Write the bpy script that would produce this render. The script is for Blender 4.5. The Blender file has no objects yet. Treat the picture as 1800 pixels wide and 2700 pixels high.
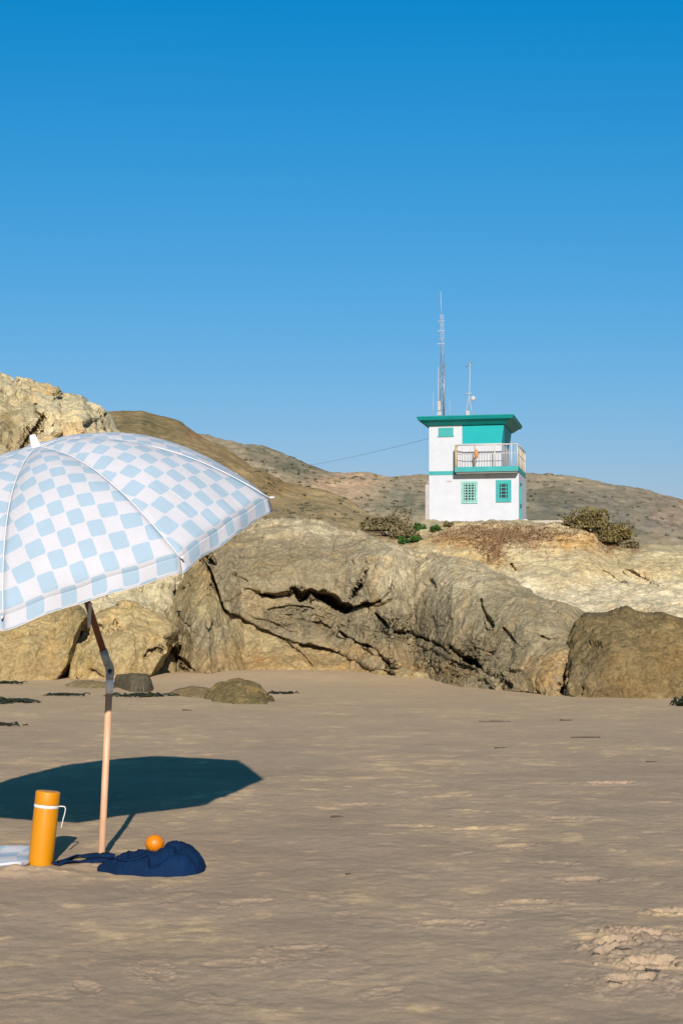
import bpy, bmesh, math, random
import numpy as np

random.seed(7)
RNG = np.random.default_rng(7)
SC = bpy.context.scene
COL = SC.collection
R = math.radians

# ------------------------------------------------------------------ camera
EYE = 1.23                       # camera height above the sand (m)
FV, CXV, YHV = 3266.7, 784.0, 1359.0   # focal length / principal column / horizon row of the survey sketch
cam_d = bpy.data.cameras.new('camera')
cam_d.sensor_fit = 'HORIZONTAL'
cam_d.sensor_width = 36.0
cam_d.lens = 75.0
cam_d.shift_y = 210 / 1800
cam_d.clip_start = 0.1
cam_d.clip_end = 20000
cam = bpy.data.objects.new('camera', cam_d)
COL.objects.link(cam)
cam.location = (0, 0, EYE)
cam.rotation_euler = (R(90), 0, 0)
SC.camera = cam

# ------------------------------------------------------------------ sky, sun, exposure
SUN_EL, SUN_AZ = R(26.0), R(-3.8)      # light travels towards +Y, veering slightly to -X
wd = bpy.data.worlds.new('World')
SC.world = wd
wd.use_nodes = True
wn, wl = wd.node_tree.nodes, wd.node_tree.links
sky = wn.new('ShaderNodeTexSky')
sky.sky_type = 'NISHITA'
sky.sun_disc = False
sky.sun_elevation = SUN_EL
# sun stands behind the camera: direction towards it is -Y, a little +X
sky.sun_rotation = R(180) + SUN_AZ
sky.altitude = 0
sky.air_density = 1.5
sky.dust_density = 0.3
sky.ozone_density = 5.0
# one even grade over the whole sky: the photograph's saturated film blue
sc_ = wn.new('ShaderNodeSeparateColor')
cc_ = wn.new('ShaderNodeCombineColor')
wl.new(sky.outputs[0], sc_.inputs[0])
SKY_STRENGTH = 0.10


def wmath(op, a, b):
    m = wn.new('ShaderNodeMath')
    m.operation = op
    wl.new(a, m.inputs[0])
    m.inputs[1].default_value = b
    return m.outputs[0]


for ch, (off, gam, gain) in enumerate(((1.5879, 1.2, .0554), (.9083, .7, .1381), (2.6699, .4, .4082))):
    v_ = wmath('MAXIMUM', wmath('SUBTRACT', sc_.outputs[ch], off), .02)
    v_ = wmath('MULTIPLY', wmath('POWER', v_, gam), gain / SKY_STRENGTH / 2 ** .35)
    wl.new(v_, cc_.inputs[ch])
wl.new(cc_.outputs[0], wn['Background'].inputs['Color'])
wn['Background'].inputs['Strength'].default_value = SKY_STRENGTH

sun_d = bpy.data.lights.new('sun', 'SUN')
sun_d.energy = 5.0
sun_d.angle = R(0.53)
sun_d.color = (1.0, 0.93, 0.82)
sun = bpy.data.objects.new('sun', sun_d)
COL.objects.link(sun)
sun.rotation_euler = (R(90) - SUN_EL, 0, -SUN_AZ)
sun.location = (0, -20, 20)

SC.view_settings.view_transform = 'Standard'
SC.view_settings.look = 'None'
SC.view_settings.exposure = 0.35
SC.view_settings.gamma = 1.0
SC.view_settings.use_curve_mapping = False


# ------------------------------------------------------------------ helpers
def W(x, y, Y):
    """survey sketch column x, row y, distance Y -> world point"""
    return np.array([(x - CXV) / FV * Y, Y, EYE - (y - YHV) / FV * Y])


def gd(y):
    return FV * EYE / (y - YHV)


def G(x, y, z=0.0):
    """point of the flat sand seen at sketch (x, y)"""
    p = W(x, y, gd(y))
    p[2] = z
    return p


def lin(r, g, b, k=1.0):
    f = lambda c: (((c / 255 + .055) / 1.055) ** 2.4 if c > 10 else c / 255 / 12.92) * k
    return (f(r), f(g), f(b))


_PERM = RNG.permutation(256)
_PERM = np.concatenate([_PERM, _PERM, _PERM])
_GR = RNG.normal(size=(256, 3))
_GR /= np.linalg.norm(_GR, axis=1)[:, None]


_GR32 = _GR.astype(np.float32)
_P32 = _PERM.astype(np.int32)


def pnoise(p):
    p = np.asarray(p, dtype=np.float32)
    i = np.floor(p)
    f = p - i
    i = i.astype(np.int32) & 255
    u = f * f * f * (f * (f * 6 - 15) + 10)
    fx, fy, fz = f[:, 0], f[:, 1], f[:, 2]
    ux, uy, uz = u[:, 0], u[:, 1], u[:, 2]
    gx, gy, gz = _GR32[:, 0].copy(), _GR32[:, 1].copy(), _GR32[:, 2].copy()
    ca, cb = _P32[i[:, 0]], _P32[(i[:, 0] + 1) & 255]

    def col(c, dx):
        r = []
        for dy in (0, 1):
            e = _P32[c + ((i[:, 1] + dy) & 255)]
            z = []
            for dz in (0, 1):
                h = _P32[e + ((i[:, 2] + dz) & 255)]
                z.append(gx[h] * (fx - dx) + gy[h] * (fy - dy) + gz[h] * (fz - dz))
            r.append(z[0] + uz * (z[1] - z[0]))
        return r[0] + uy * (r[1] - r[0])
    a, b = col(ca, 0), col(cb, 1)
    return (a + ux * (b - a)) * 1.5


def fbm(p, octv=5, gain=.5, lac=2.03, ridge=False):
    p = np.asarray(p, dtype=np.float32)
    a, s, t = 1.0, 0.0, 0.0
    for k in range(octv):
        n = pnoise(p * lac ** k + 17.3 * k)
        if ridge:
            n = 1 - 2 * np.abs(n)
        s = s + a * n
        t += a
        a *= gain
    return s / t


def facets(p, seed=0):
    """piecewise-planar noise: distance between the two nearest cell points (F2-F1) and a value per cell"""
    p = np.asarray(p, dtype=np.float32)
    i = np.floor(p).astype(np.int32)
    f1 = np.full(len(p), 9.0, dtype=np.float32)
    f2 = f1.copy()
    cell = np.zeros(len(p), dtype=np.float32)
    for dx in (-1, 0, 1):
        for dy in (-1, 0, 1):
            for dz in (-1, 0, 1):
                c = i + np.array((dx, dy, dz), dtype=np.int32)
                h = _P32[_P32[_P32[(c[:, 0] + seed) & 255] + (c[:, 1] & 255)] + (c[:, 2] & 255)]
                w = p - (c + _GR32[h] * np.float32(.45) + np.float32(.5))
                d = np.sqrt(w[:, 0] ** 2 + w[:, 1] ** 2 + w[:, 2] ** 2)
                m = d < f1
                f2 = np.where(m, f1, np.minimum(f2, d))
                # tilted plane through the cell point
                g = _GR32[(h + 91) & 255]
                cell = np.where(m, w[:, 0] * g[:, 0] + w[:, 1] * g[:, 1] + w[:, 2] * g[:, 2] + h / np.float32(255) - np.float32(.5), cell)
                f1 = np.where(m, d, f1)
    return f2 - f1, cell


def tag(o, label=None, cat=None, group=None, kind=None):
    if label:
        o['label'] = label
    if cat:
        o['category'] = cat
    if group:
        o['group'] = group
    if kind:
        o['kind'] = kind
    return o


def empty(name, loc, rz=0.0):
    o = bpy.data.objects.new(name, None)
    COL.objects.link(o)
    o.location = tuple(float(c) for c in loc)
    o.rotation_euler = (0, 0, rz)
    o.empty_display_size = .1
    return o


def mesh_obj(name, verts, faces, mat, parent=None, origin=None, smooth=True, uv=None, tint=None):
    verts = np.asarray(verts, dtype=np.float64)
    org = np.zeros(3) if origin is None else np.asarray(origin, dtype=np.float64)
    me = bpy.data.meshes.new(name)
    v = (verts - org)
    if isinstance(faces, np.ndarray):
        k = faces.shape[1]
        me.vertices.add(len(v))
        me.vertices.foreach_set('co', v.ravel().astype(np.float32))
        me.loops.add(faces.size)
        me.loops.foreach_set('vertex_index', faces.ravel().astype(np.int32))
        me.polygons.add(len(faces))
        me.polygons.foreach_set('loop_start', np.arange(0, faces.size, k, dtype=np.int32))
        me.update(calc_edges=True)
    else:
        me.from_pydata([tuple(map(float, q)) for q in v], [], faces)
    if uv is not None:
        l = me.uv_layers.new(name='UVMap')
        vi = np.empty(len(me.loops), dtype=np.int32)
        me.loops.foreach_get('vertex_index', vi)
        l.data.foreach_set('uv', np.asarray(uv, dtype=np.float32)[vi].ravel())
    if tint is not None:
        at = me.color_attributes.new('tint', 'FLOAT_COLOR', 'POINT')
        at.data.foreach_set('color', np.concatenate([tint, np.ones((len(tint), 1))], 1).astype(np.float32).ravel())
    if smooth:
        me.polygons.foreach_set('use_smooth', np.ones(len(me.polygons), dtype=bool))
    me.validate()
    me.materials.append(mat)
    o = bpy.data.objects.new(name, me)
    COL.objects.link(o)
    o.location = tuple(float(c) for c in org)
    if parent is not None:
        o.parent = parent
    return o


def grid_faces(nr, nc, wrap=False):
    r = np.arange(nr - 1)[:, None]
    c = np.arange(nc if wrap else nc - 1)[None, :]
    c2 = (c + 1) % nc
    a = r * nc + c
    return np.stack([a, r * nc + c2, (r + 1) * nc + c2, (r + 1) * nc + c], -1).reshape(-1, 4)


def bm_obj(name, bm, mat, parent=None, loc=(0, 0, 0), smooth=False, bevel=0.0):
    if bevel:
        bmesh.ops.bevel(bm, geom=list(bm.edges), offset=bevel, segments=2, affect='EDGES', clamp_overlap=True)
    bmesh.ops.recalc_face_normals(bm, faces=bm.faces)
    me = bpy.data.meshes.new(name)
    bm.to_mesh(me)
    bm.free()
    if smooth:
        for p in me.polygons:
            p.use_smooth = True
    me.materials.append(mat)
    o = bpy.data.objects.new(name, me)
    COL.objects.link(o)
    o.location = tuple(float(c) for c in loc)
    if parent is not None:
        o.parent = parent
    return o


def add_box(bm, x0, x1, y0, y1, z0, z1):
    vs = [bm.verts.new((x, y, z)) for z in (z0, z1) for (x, y) in ((x0, y0), (x1, y0), (x1, y1), (x0, y1))]
    for f in ((0, 3, 2, 1), (4, 5, 6, 7), (0, 1, 5, 4), (1, 2, 6, 5), (2, 3, 7, 6), (3, 0, 4, 7)):
        bm.faces.new([vs[i] for i in f])


def box(name, mat, parent, x0, x1, y0, y1, z0, z1, bevel=0.0):
    bm = bmesh.new()
    add_box(bm, x0, x1, y0, y1, z0, z1)
    return bm_obj(name, bm, mat, parent, bevel=bevel)


def tube_mesh(path, rad, n=10, cap=True):
    """verts, faces of a tube along path; rad a number or one per point"""
    P = np.asarray(path, dtype=float)
    r = np.broadcast_to(np.asarray(rad, dtype=float), (len(P),))
    T = np.gradient(P, axis=0)
    T /= np.linalg.norm(T, axis=1)[:, None]
    up = np.array([0, 0, 1.0]) if abs(T[0][2]) < .9 else np.array([1.0, 0, 0])
    vs = []
    nrm = np.cross(T[0], up)
    for k in range(len(P)):
        nrm = nrm - T[k] * (nrm @ T[k])
        nrm /= np.linalg.norm(nrm)
        b = np.cross(T[k], nrm)
        for a in np.linspace(0, 2 * np.pi, n, endpoint=False):
            vs.append(P[k] + r[k] * (np.cos(a) * nrm + np.sin(a) * b))
    fs = [tuple(map(int, f)) for f in grid_faces(len(P), n, True)]
    if cap:
        fs.append(tuple(range(n - 1, -1, -1)))
        fs.append(tuple(range((len(P) - 1) * n, len(P) * n)))
    return np.array(vs), fs


def tube(name, path, rad, mat, parent=None, n=10, origin=None, smooth=True):
    v, f = tube_mesh(path, rad, n)
    return mesh_obj(name, v, f, mat, parent, origin, smooth)


def merge(parts):
    V, Fs, o = [], [], 0
    for v, f in parts:
        V.append(np.asarray(v))
        Fs += [tuple(i + o for i in q) for q in f]
        o += len(v)
    return np.concatenate(V), Fs


# ------------------------------------------------------------------ materials
class NT:
    def __init__(self, name):
        self.m = bpy.data.materials.new(name)
        self.m.use_nodes = True
        self.n, self.l = self.m.node_tree.nodes, self.m.node_tree.links
        self.b = self.n['Principled BSDF']
        self._tc = None

    def put(self, sock, v):
        if isinstance(v, bpy.types.NodeSocket):
            self.l.new(v, sock)
        elif v is not None:
            if sock.type == 'RGBA' and not hasattr(v, '__len__'):
                v = (v, v, v, 1)
            elif sock.type == 'RGBA' and len(v) == 3:
                v = (*v, 1)
            sock.default_value = v

    def tc(self, which='Object'):
        if self._tc is None:
            self._tc = self.n.new('ShaderNodeTexCoord')
        return self._tc.outputs[which]

    def map(self, vec, scale=(1, 1, 1), rot=(0, 0, 0), loc=(0, 0, 0)):
        m = self.n.new('ShaderNodeMapping')
        self.put(m.inputs['Vector'], vec)
        m.inputs['Scale'].default_value = scale
        m.inputs['Rotation'].default_value = rot
        m.inputs['Location'].default_value = loc
        return m.outputs[0]

    def noise(self, scale, detail=6, rough=.55, vec=None, dist=0.0):
        t = self.n.new('ShaderNodeTexNoise')
        self.put(t.inputs['Vector'], vec if vec is not None else self.tc())
        t.inputs['Scale'].default_value = scale
        t.inputs['Detail'].default_value = detail
        t.inputs['Roughness'].default_value = rough
        t.inputs['Distortion'].default_value = dist
        return t.outputs[0]

    def voro(self, scale, feature='F1', vec=None, out='Distance', rand=1.0):
        t = self.n.new('ShaderNodeTexVoronoi')
        t.feature = feature
        self.put(t.inputs['Vector'], vec if vec is not None else self.tc())
        t.inputs['Scale'].default_value = scale
        t.inputs['Randomness'].default_value = rand
        return t.outputs[out]

    def ramp(self, fac, stops):
        r = self.n.new('ShaderNodeValToRGB')
        self.put(r.inputs[0], fac)
        e = r.color_ramp.elements
        while len(e) < len(stops):
            e.new(.5)
        for k, (p, c) in enumerate(stops):
            e[k].position = p
            e[k].color = (c, c, c, 1) if not hasattr(c, '__len__') else (*c, 1)
        return r.outputs[0]

    def mix(self, fac, a, b, mode='MIX'):
        m = self.n.new('ShaderNodeMix')
        m.data_type = 'RGBA'
        m.blend_type = mode
        self.put(m.inputs[0], fac)
        self.put(m.inputs[6], a)
        self.put(m.inputs[7], b)
        return m.outputs[2]

    def math(self, op, a, b=None, c=None):
        m = self.n.new('ShaderNodeMath')
        m.operation = op
        self.put(m.inputs[0], a)
        if b is not None:
            self.put(m.inputs[1], b)
        if c is not None:
            self.put(m.inputs[2], c)
        return m.outputs[0]

    def attr(self, name):
        a = self.n.new('ShaderNodeAttribute')
        a.attribute_name = name
        return a.outputs['Color']

    def bump(self, h, strength=.5, dist=.02, prev=None):
        b = self.n.new('ShaderNodeBump')
        b.inputs['Strength'].default_value = strength
        b.inputs['Distance'].default_value = dist
        self.put(b.inputs['Height'], h)
        if prev is not None:
            self.put(b.inputs['Normal'], prev)
        return b.outputs[0]

    def done(self, col=None, rough=.8, normal=None, spec=.3, metal=0.0):
        if col is not None:
            self.put(self.b.inputs['Base Color'], col)
        self.put(self.b.inputs['Roughness'], rough)
        self.b.inputs['Specular IOR Level'].default_value = spec
        self.b.inputs['Metallic'].default_value = metal
        if normal is not None:
            self.put(self.b.inputs['Normal'], normal)
        return self.m


def plain(name, col, rough=.7, var=.12, scale=6.0, bump=0.0, spec=.3, metal=0.0):
    t = NT(name)
    n = t.noise(scale, 6, .6)
    f = t.ramp(n, [(.3, 1 - var), (.7, 1 + var)])
    c = t.mix(1.0, col, f, 'MULTIPLY')
    nm = t.bump(t.noise(scale * 4, 4), bump, .01) if bump else None
    return t.done(c, rough, nm, spec, metal)


def rock_material(name, scale=1.0, bump=.6, bd=.05, streak=None):
    t = NT(name)
    tint = t.attr('tint')
    big = t.ramp(t.noise(.9 * scale, 8, .62, dist=.6), [(.28, .78), (.5, 1.0), (.74, 1.22)])
    mid = t.ramp(t.noise(5.5 * scale, 10, .72), [(.3, .66), (.5, 1.0), (.72, 1.30)])
    fine = t.ramp(t.noise(22 * scale, 7, .75), [(.3, .70), (.7, 1.28)])
    c = t.mix(1.0, tint, big, 'MULTIPLY')
    c = t.mix(1.0, c, mid, 'MULTIPLY')
    c = t.mix(1.0, c, fine, 'MULTIPLY')
    # iron-stained and pale mineral patches
    ochre = t.mix(1.0, c, (1.14, .98, .78), 'MULTIPLY')
    c = t.mix(t.ramp(t.noise(1.7 * scale, 7, .6, dist=1.0), [(.5, 0.0), (.68, .6)]), c, ochre)
    pale = t.mix(1.0, c, (1.18, 1.18, 1.2), 'MULTIPLY')
    c = t.mix(t.ramp(t.noise(3.1 * scale, 7, .65, vec=t.map(t.tc(), (1, 1, 1), loc=(7, 3, 1))), [(.54, 0.0), (.68, .8)]), c, pale)
    pit = t.ramp(t.voro(16 * scale), [(.05, .72), (.22, 1.0)])
    c = t.mix(t.ramp(t.noise(2.3 * scale, 4), [(.46, 0.0), (.6, 1.0)]), c, t.mix(1.0, c, pit, 'MULTIPLY'))
    if streak:
        vec = t.map(t.tc(), streak[0], streak[1])
        c = t.mix(1.0, c, t.ramp(t.noise(1.0, 6, .6, vec=vec), [(.3, .82), (.7, 1.16)]), 'MULTIPLY')
    h1 = t.noise(7 * scale, 10, .68, dist=.4)
    nm = t.bump(h1, bump, bd)
    cr = t.ramp(t.voro(2.4 * scale, 'DISTANCE_TO_EDGE', vec=t.mix(.12, t.tc(), t.noise(3.0 * scale, 4, .6))), [(.0, 0.0), (.035, 1.0)])
    nm = t.bump(cr, bump * .45, bd * .5, nm)
    nm = t.bump(t.noise(34 * scale, 5, .7), bump * .8, bd * .25, nm)
    return t.done(c, .93, nm, .15)


def hill_material(name, scale):
    t = NT(name)
    tint = t.attr('tint')
    big = t.ramp(t.noise(.012 * scale, 8, .6), [(.3, .8), (.7, 1.2)])
    c = t.mix(1.0, tint, big, 'MULTIPLY')
    c = t.mix(1.0, c, t.ramp(t.noise(.14 * scale, 7, .7), [(.32, .72), (.68, 1.25)]), 'MULTIPLY')
    # low scrub: dark olive dots, denser in some areas
    d = t.ramp(t.voro(.22 * scale), [(.22, 1.0), (.42, 0.0)])
    d2 = t.ramp(t.voro(.5 * scale), [(.18, .8), (.4, 0.0)])
    dens = t.ramp(t.noise(.03 * scale, 6, .6), [(.38, .08), (.6, .85)])
    scrub = t.math('MULTIPLY', t.math('MAXIMUM', d, d2), dens)
    c = t.mix(scrub, c, t.mix(1.0, tint, (.50, .58, .55), 'MULTIPLY'))
    nm = t.bump(t.noise(.2 * scale, 8, .65), .5, 1.2)
    return t.done(c, .95, nm, .1)


# ------------------------------------------------------------------ relief builder for rocks, cliffs and hills
def ip(poly, x):
    a = np.asarray(poly, dtype=float)
    return np.interp(x, a[:, 0], a[:, 1])


def polydist(px, py, poly):
    best = np.full(px.shape, 1e9)
    for (x0, y0), (x1, y1) in zip(poly[:-1], poly[1:]):
        dx, dy = x1 - x0, y1 - y0
        t = np.clip(((px - x0) * dx + (py - y0) * dy) / (dx * dx + dy * dy + 1e-9), 0, 1)
        best = np.minimum(best, np.hypot(px - x0 - t * dx, py - y0 - t * dy))
    return best


class Relief:
    pass


def relief(name, top, base, mat, T=2.0, nx=300, nf=160, nb=30, back=2.0, lean=.4, p=2.2, depth=None, endL=None,
           endR=None, bumps=(), cracks=(), zones=(), col=(.3, .25, .16), rough=((.12, .8),), facet=None, jit=(0, 40),
           under=0.0, plateau=None, sink=.06, warp=7.0, tk=.7, extra=None, strata=None, build=True, floor=-.4):
    s = Relief()
    xs = np.linspace(top[0][0], top[-1][0], nx)
    yb = ip(base, xs)
    yt = ip(top, xs)
    if jit[0]:
        q = np.stack([xs / jit[1], xs * 0 + 3.1, xs * 0 + .7 * len(name)], 1)
        yt = yt + jit[0] * fbm(q, 5, .55)
    yt = np.minimum(yt, yb - 1)
    Yb = gd(yb) if depth is None else ip(depth, xs)
    u = np.linspace(0, 1, nf)
    f = (1 - (1 - u) ** 1.35) * (1 + sink) - sink
    PX = np.broadcast_to(xs, (nf, nx)).copy()
    PY = yb + (yt - yb) * f[:, None]
    fc = np.clip(f, 0, 1)[:, None]
    hs = np.clip((yb - yt) / (yb - yt).max(), 0, 1) ** tk
    D = Yb + T * hs * (lean * fc + (1 - lean) * (1 - (1 - fc ** p) ** (1 / p)))
    if endL:
        g = np.clip((xs[0] + endL[0] - PX) / endL[0], 0, 1)
        D = D + endL[1] * (g if len(endL) > 2 else 1 - np.sqrt(1 - g * g))
    if endR:
        g = np.clip((PX - xs[-1] + endR[0]) / endR[0], 0, 1)
        D = D + endR[1] * (1 - np.sqrt(1 - g * g))
    q = np.stack([PX.ravel() / 60, PY.ravel() / 60, np.full(PX.size, 2.2)], 1)
    wx = PX + warp * fbm(q, 4).reshape(PX.shape)
    wy = PY + warp * fbm(q + 40, 4).reshape(PX.shape)
    s.wx, s.wy = wx, wy
    for (bx, by, rx, ry, a) in bumps:
        D = D - a * np.exp(-((wx - bx) / rx) ** 2 - ((wy - by) / ry) ** 2)
    if extra is not None:
        D = extra(D, wx, wy)
    if cracks:
        wobble = 1 + .55 * fbm(np.stack([PX.ravel() / 22, PY.ravel() / 22, np.full(PX.size, 5.0)], 1), 3).reshape(PX.shape)
    for (poly, w, dep) in cracks:
        d = polydist(wx, wy, poly)
        k = np.clip(1 - d / (w * wobble), 0, 1)
        D = D + dep * k ** (.55 if dep > .32 else 1.3)
    P = np.stack([(PX - CXV) / FV * D, D, EYE - (PY - YHV) / FV * D], -1)
    tint = np.empty(P.shape)
    tint[:] = col
    if zones:
        nz0 = fbm(np.stack([PX.ravel() / 28, PY.ravel() / 28, np.full(PX.size, .13)], 1), 5, .6).reshape(PX.shape)
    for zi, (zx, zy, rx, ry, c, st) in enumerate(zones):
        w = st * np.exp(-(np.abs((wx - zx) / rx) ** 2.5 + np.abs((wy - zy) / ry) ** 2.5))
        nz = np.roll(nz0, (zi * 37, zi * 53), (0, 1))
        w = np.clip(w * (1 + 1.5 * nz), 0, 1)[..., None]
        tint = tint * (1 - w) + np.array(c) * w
    rows, tr = [P], [tint]
    if under:
        k = 8
        t = np.linspace(1, 1 / k, k)[:, None, None]
        b = P[:1].repeat(k, 0).copy()
        b[..., 1:2] += under * t
        rows.insert(0, b)
        tr.insert(0, tint[:1].repeat(k, 0))
    last = P[-1:]
    t = (np.arange(1, nb + 1) / nb)[:, None, None]
    b = last.repeat(nb, 0).copy()
    if plateau is None:
        b[..., 1:2] += back * t
        b[..., 2:3] = last[..., 2:3] + (floor - last[..., 2:3]) * (t ** 1.6)
    else:
        zp, flat = plateau
        b[..., 1:2] += back * t
        e = np.clip(t / .12, 0, 1)
        g = np.clip((t - flat) / (1 - flat), 0, 1)
        b[..., 2:3] = last[..., 2:3] * (1 - e) + np.minimum(zp, last[..., 2:3] + .5) * e
        b[..., 2:3] = b[..., 2:3] * (1 - g * g) + floor * g * g
    rows.append(b)
    tr.append(tint[-1:].repeat(nb, 0))
    A = np.concatenate(rows, 0)
    tint = np.concatenate(tr, 0)
    nr = A.shape[0]
    du = np.gradient(A, axis=1)
    dv = np.gradient(A, axis=0)
    nrm = np.cross(du, dv)
    nrm /= np.linalg.norm(nrm, axis=-1, keepdims=True) + 1e-9
    flat = A.reshape(-1, 3)
    disp = np.zeros(len(flat))
    for (a, sc) in rough:
        disp += a * fbm(flat * sc + len(name), 6, .55)
    if facet:
        e, c = facets(flat * facet[1] + .25 * fbm(flat * facet[1] * 2, 3)[:, None], len(name))
        disp += facet[0] * (c - .8 * np.clip(.16 - e, 0, 1) / .16 * .35)
    if strata:
        a, dirv, sc = strata
        ph = flat @ np.array(dirv) * sc + 1.2 * fbm(flat * .7, 4)
        q1 = np.stack([ph, flat @ np.array([.13, .05, .02]), np.zeros(len(flat))], 1)
        disp += a * fbm(q1, 4, .6, ridge=True)
    A = (flat - nrm.reshape(-1, 3) * -1 * disp[:, None])
    s.A = A.reshape(nr, nx, 3)
    s.PX, s.PY, s.D, s.xs, s.yt, s.yb = PX, PY, D, xs, yt, yb
    if build:
        org = np.array([A[:, 0].mean(), A[:, 1].min(), 0.0])
        s.o = mesh_obj(name, A, grid_faces(nr, nx), mat, None, org, True, None, tint.reshape(-1, 3))
    return s


# ------------------------------------------------------------------ sand
def sand_material():
    t = NT('sand')
    pos = t.tc()
    grey, tan, pale = lin(163, 141, 119, .92), lin(186, 159, 125, .96), lin(204, 174, 134, 1.0)
    a = t.noise(.8, 6, .6, dist=.5)
    b = t.noise(3.4, 7, .62, vec=t.map(pos, (.85, 1.0, 1), loc=(4, 9, 0)), dist=.5)
    m = t.math('ADD', t.math('MULTIPLY', a, .5), t.math('MULTIPLY', b, .5))
    c = t.mix(t.ramp(m, [(.44, 0.0), (.54, .35), (.64, .8)]), grey, tan)
    d = t.noise(7.5, 8, .68, vec=t.map(pos, (.8, 1.0, 1), loc=(1, 2, 0)), dist=.3)
    c = t.mix(t.ramp(t.math('ADD', t.math('MULTIPLY', d, .5), t.math('MULTIPLY', m, .5)), [(.535, 0.0), (.60, .85)]), c, pale)
    wet = t.noise(1.6, 5, .6, vec=t.map(pos, (.5, 1.0, 1), loc=(8, 5, 0)))
    c = t.mix(1.0, c, t.ramp(wet, [(.35, .90), (.6, 1.04)]), 'MULTIPLY')
    # drier and paler up the beach
    sep = t.n.new('ShaderNodeSeparateXYZ')
    t.put(sep.inputs[0], pos)
    far = t.ramp(t.math('MULTIPLY', sep.outputs[1], 1 / 40.0), [(.22, 0.0), (.5, .8)])
    c = t.mix(far, c, tan)
    gr = t.ramp(t.noise(230, 4, .75), [(.3, .78), (.7, 1.2)])
    c = t.mix(1.0, c, gr, 'MULTIPLY')
    c = t.mix(1.0, c, t.ramp(t.noise(38, 4, .6), [(.3, .93), (.7, 1.06)]), 'MULTIPLY')
    c = t.mix(1.0, c, t.ramp(t.voro(60), [(.03, .8), (.07, 1.0)]), 'MULTIPLY')
    nm = t.bump(t.noise(20, 9, .76), .34, .012)
    nm = t.bump(t.noise(180, 4, .75), .6, .004, nm)
    return t.done(c, .95, nm, .12)


def sand_height(x, y):
    q = np.stack([x, y, np.zeros_like(x)], 1)
    fade = np.clip((40 - y) / 20, 0, 1)
    z = fade * (.012 * fbm(q * .9, 4) + .007 * fbm(q * 4.0 + 9, 4) + .0040 * fbm(q * 14, 3) + .0030 * np.clip(fbm(q * 34 + 3, 3, .6), 0, 1) ** 1.5 * np.clip(.4 + 2.2 * fbm(q * 1.7 + 20, 3), 0, 1))
    sx, sy = (x * FV / np.maximum(y, .5) + CXV), YHV + FV * EYE / np.maximum(y, .5)
    # heap of sand in front of towel and bottle
    h = G(40, 2008)
    z += .038 * np.exp(-((x - h[0]) / .20) ** 2 - ((y - h[1]) / .07) ** 2) * (1 + .6 * fbm(q * 14, 4))
    h = G(205, 1990)
    z += .014 * np.exp(-((x - h[0]) / .13) ** 2 - ((y - h[1]) / .06) ** 2) * (1 + .8 * fbm(q * 18, 4))
    h = G(240, 1972)
    z += .012 * np.exp(-((x - h[0]) / .07) ** 2 - ((y - h[1]) / .07) ** 2)
    # sand banked up against the rocks
    b = G(640, 1556)
    z += .10 * np.exp(-((x - b[0]) / 2.2) ** 2 - ((y - b[1]) / 1.1) ** 2)
    # footprints and scuffs
    for (px, py, r, dp, an) in FOOT:
        c = G(px, py)
        ca, sa = math.cos(an), math.sin(an)
        dx, dy = x - c[0], y - c[1]
        m = (np.abs(dx) < r * 4) & (np.abs(dy) < r * 4)
        if not m.any():
            continue
        u = (dx[m] * ca + dy[m] * sa) / r
        v = (-dx[m] * sa + dy[m] * ca) / (r * .45)
        w = fbm(q[m] * 26 + px, 5, .62)
        d2 = np.sqrt(u * u + v * v) * (1 + .95 * w)
        z[m] += dp * (-.75 / (1 + np.exp((d2 - 1) * 7)) + .40 * np.exp(-((d2 - 1.45) / .38) ** 2) + .55 * fbm(q[m] * 50, 4, .65) * np.exp(-(d2 / 1.7) ** 4))
    # churned patch, lower right
    for (px, py, rx, ry, a) in ((1455, 2165, 120, 36, .022), (1330, 2125, 70, 22, .010), (1500, 2200, 80, 20, .014), (870, 2018, 120, 22, .008),
                                (760, 2215, 90, 16, .008), (1140, 2195, 60, 16, .008), (350, 2075, 110, 22, .006), (1450, 2255, 60, 18, .008)):
        w = np.exp(-np.abs((sx - px) / rx) ** 3 - np.abs((sy - py) / ry) ** 3)
        m = w > .01
        if m.any():
            z[m] += a * w[m] * (.2 + 1.1 * fbm(q[m] * 9 + px, 5, .62) + .8 * fbm(q[m] * 26, 4, .6, ridge=True) * .5)
    return z


FOOT = [(1410, 2172, .07, .03, .4), (1482, 2150, .08, .03, -.3), (1545, 2095, .07, .028, .2), (1395, 2190, .05, .02, .9), (1500, 2215, .08, .028, .1),
        (1455, 2250, .09, .02, .3), (1185, 1945, .09, .016, .2), (1270, 1985, .09, .014, -.2), (1335, 2022, .09, .018, .1), (1215, 2075, .10, .016, .2),
        (1025, 2122, .10, .014, 0), (1305, 1880, .12, .016, .1), (1110, 1905, .12, .014, .3), (700, 2180, .08, .012, .1), (560, 2075, .09, .01, .3),
        (930, 1900, .12, .012, 0), (1400, 1800, .13, .02, 0), (1040, 1830, .12, .014, .2), (820, 1850, .13, .014, .2), (520, 1830, .12, .012, .1)]
_fr = np.random.default_rng(5)
for _k in range(64):
    _y = 1640 + 700 * _fr.uniform() ** 1.3
    FOOT.append((_fr.uniform(-20, 1600), _y, _fr.uniform(.05, .10), _fr.uniform(.004, .010), _fr.uniform(-1.5, 1.6)))
FOOT = [(q[0], q[1], q[2], q[3] * (.65 if q[0] < 1390 else .9), q[4]) for q in FOOT if not (q[0] < 520 and 1880 < q[1] < 2030)]
M_SAND = sand_material()
rows = np.concatenate([np.linspace(.5, 3.7, 14, endpoint=False), 3.7 * (10.5 / 3.7) ** np.linspace(0, 1, 700, endpoint=False), 10.5 * (27 / 10.5) ** np.linspace(0, 1, 170, endpoint=False),
                       np.array([27, 30, 35, 42, 55, 80, 140, 300, 700, 2000, 6000])])
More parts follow.
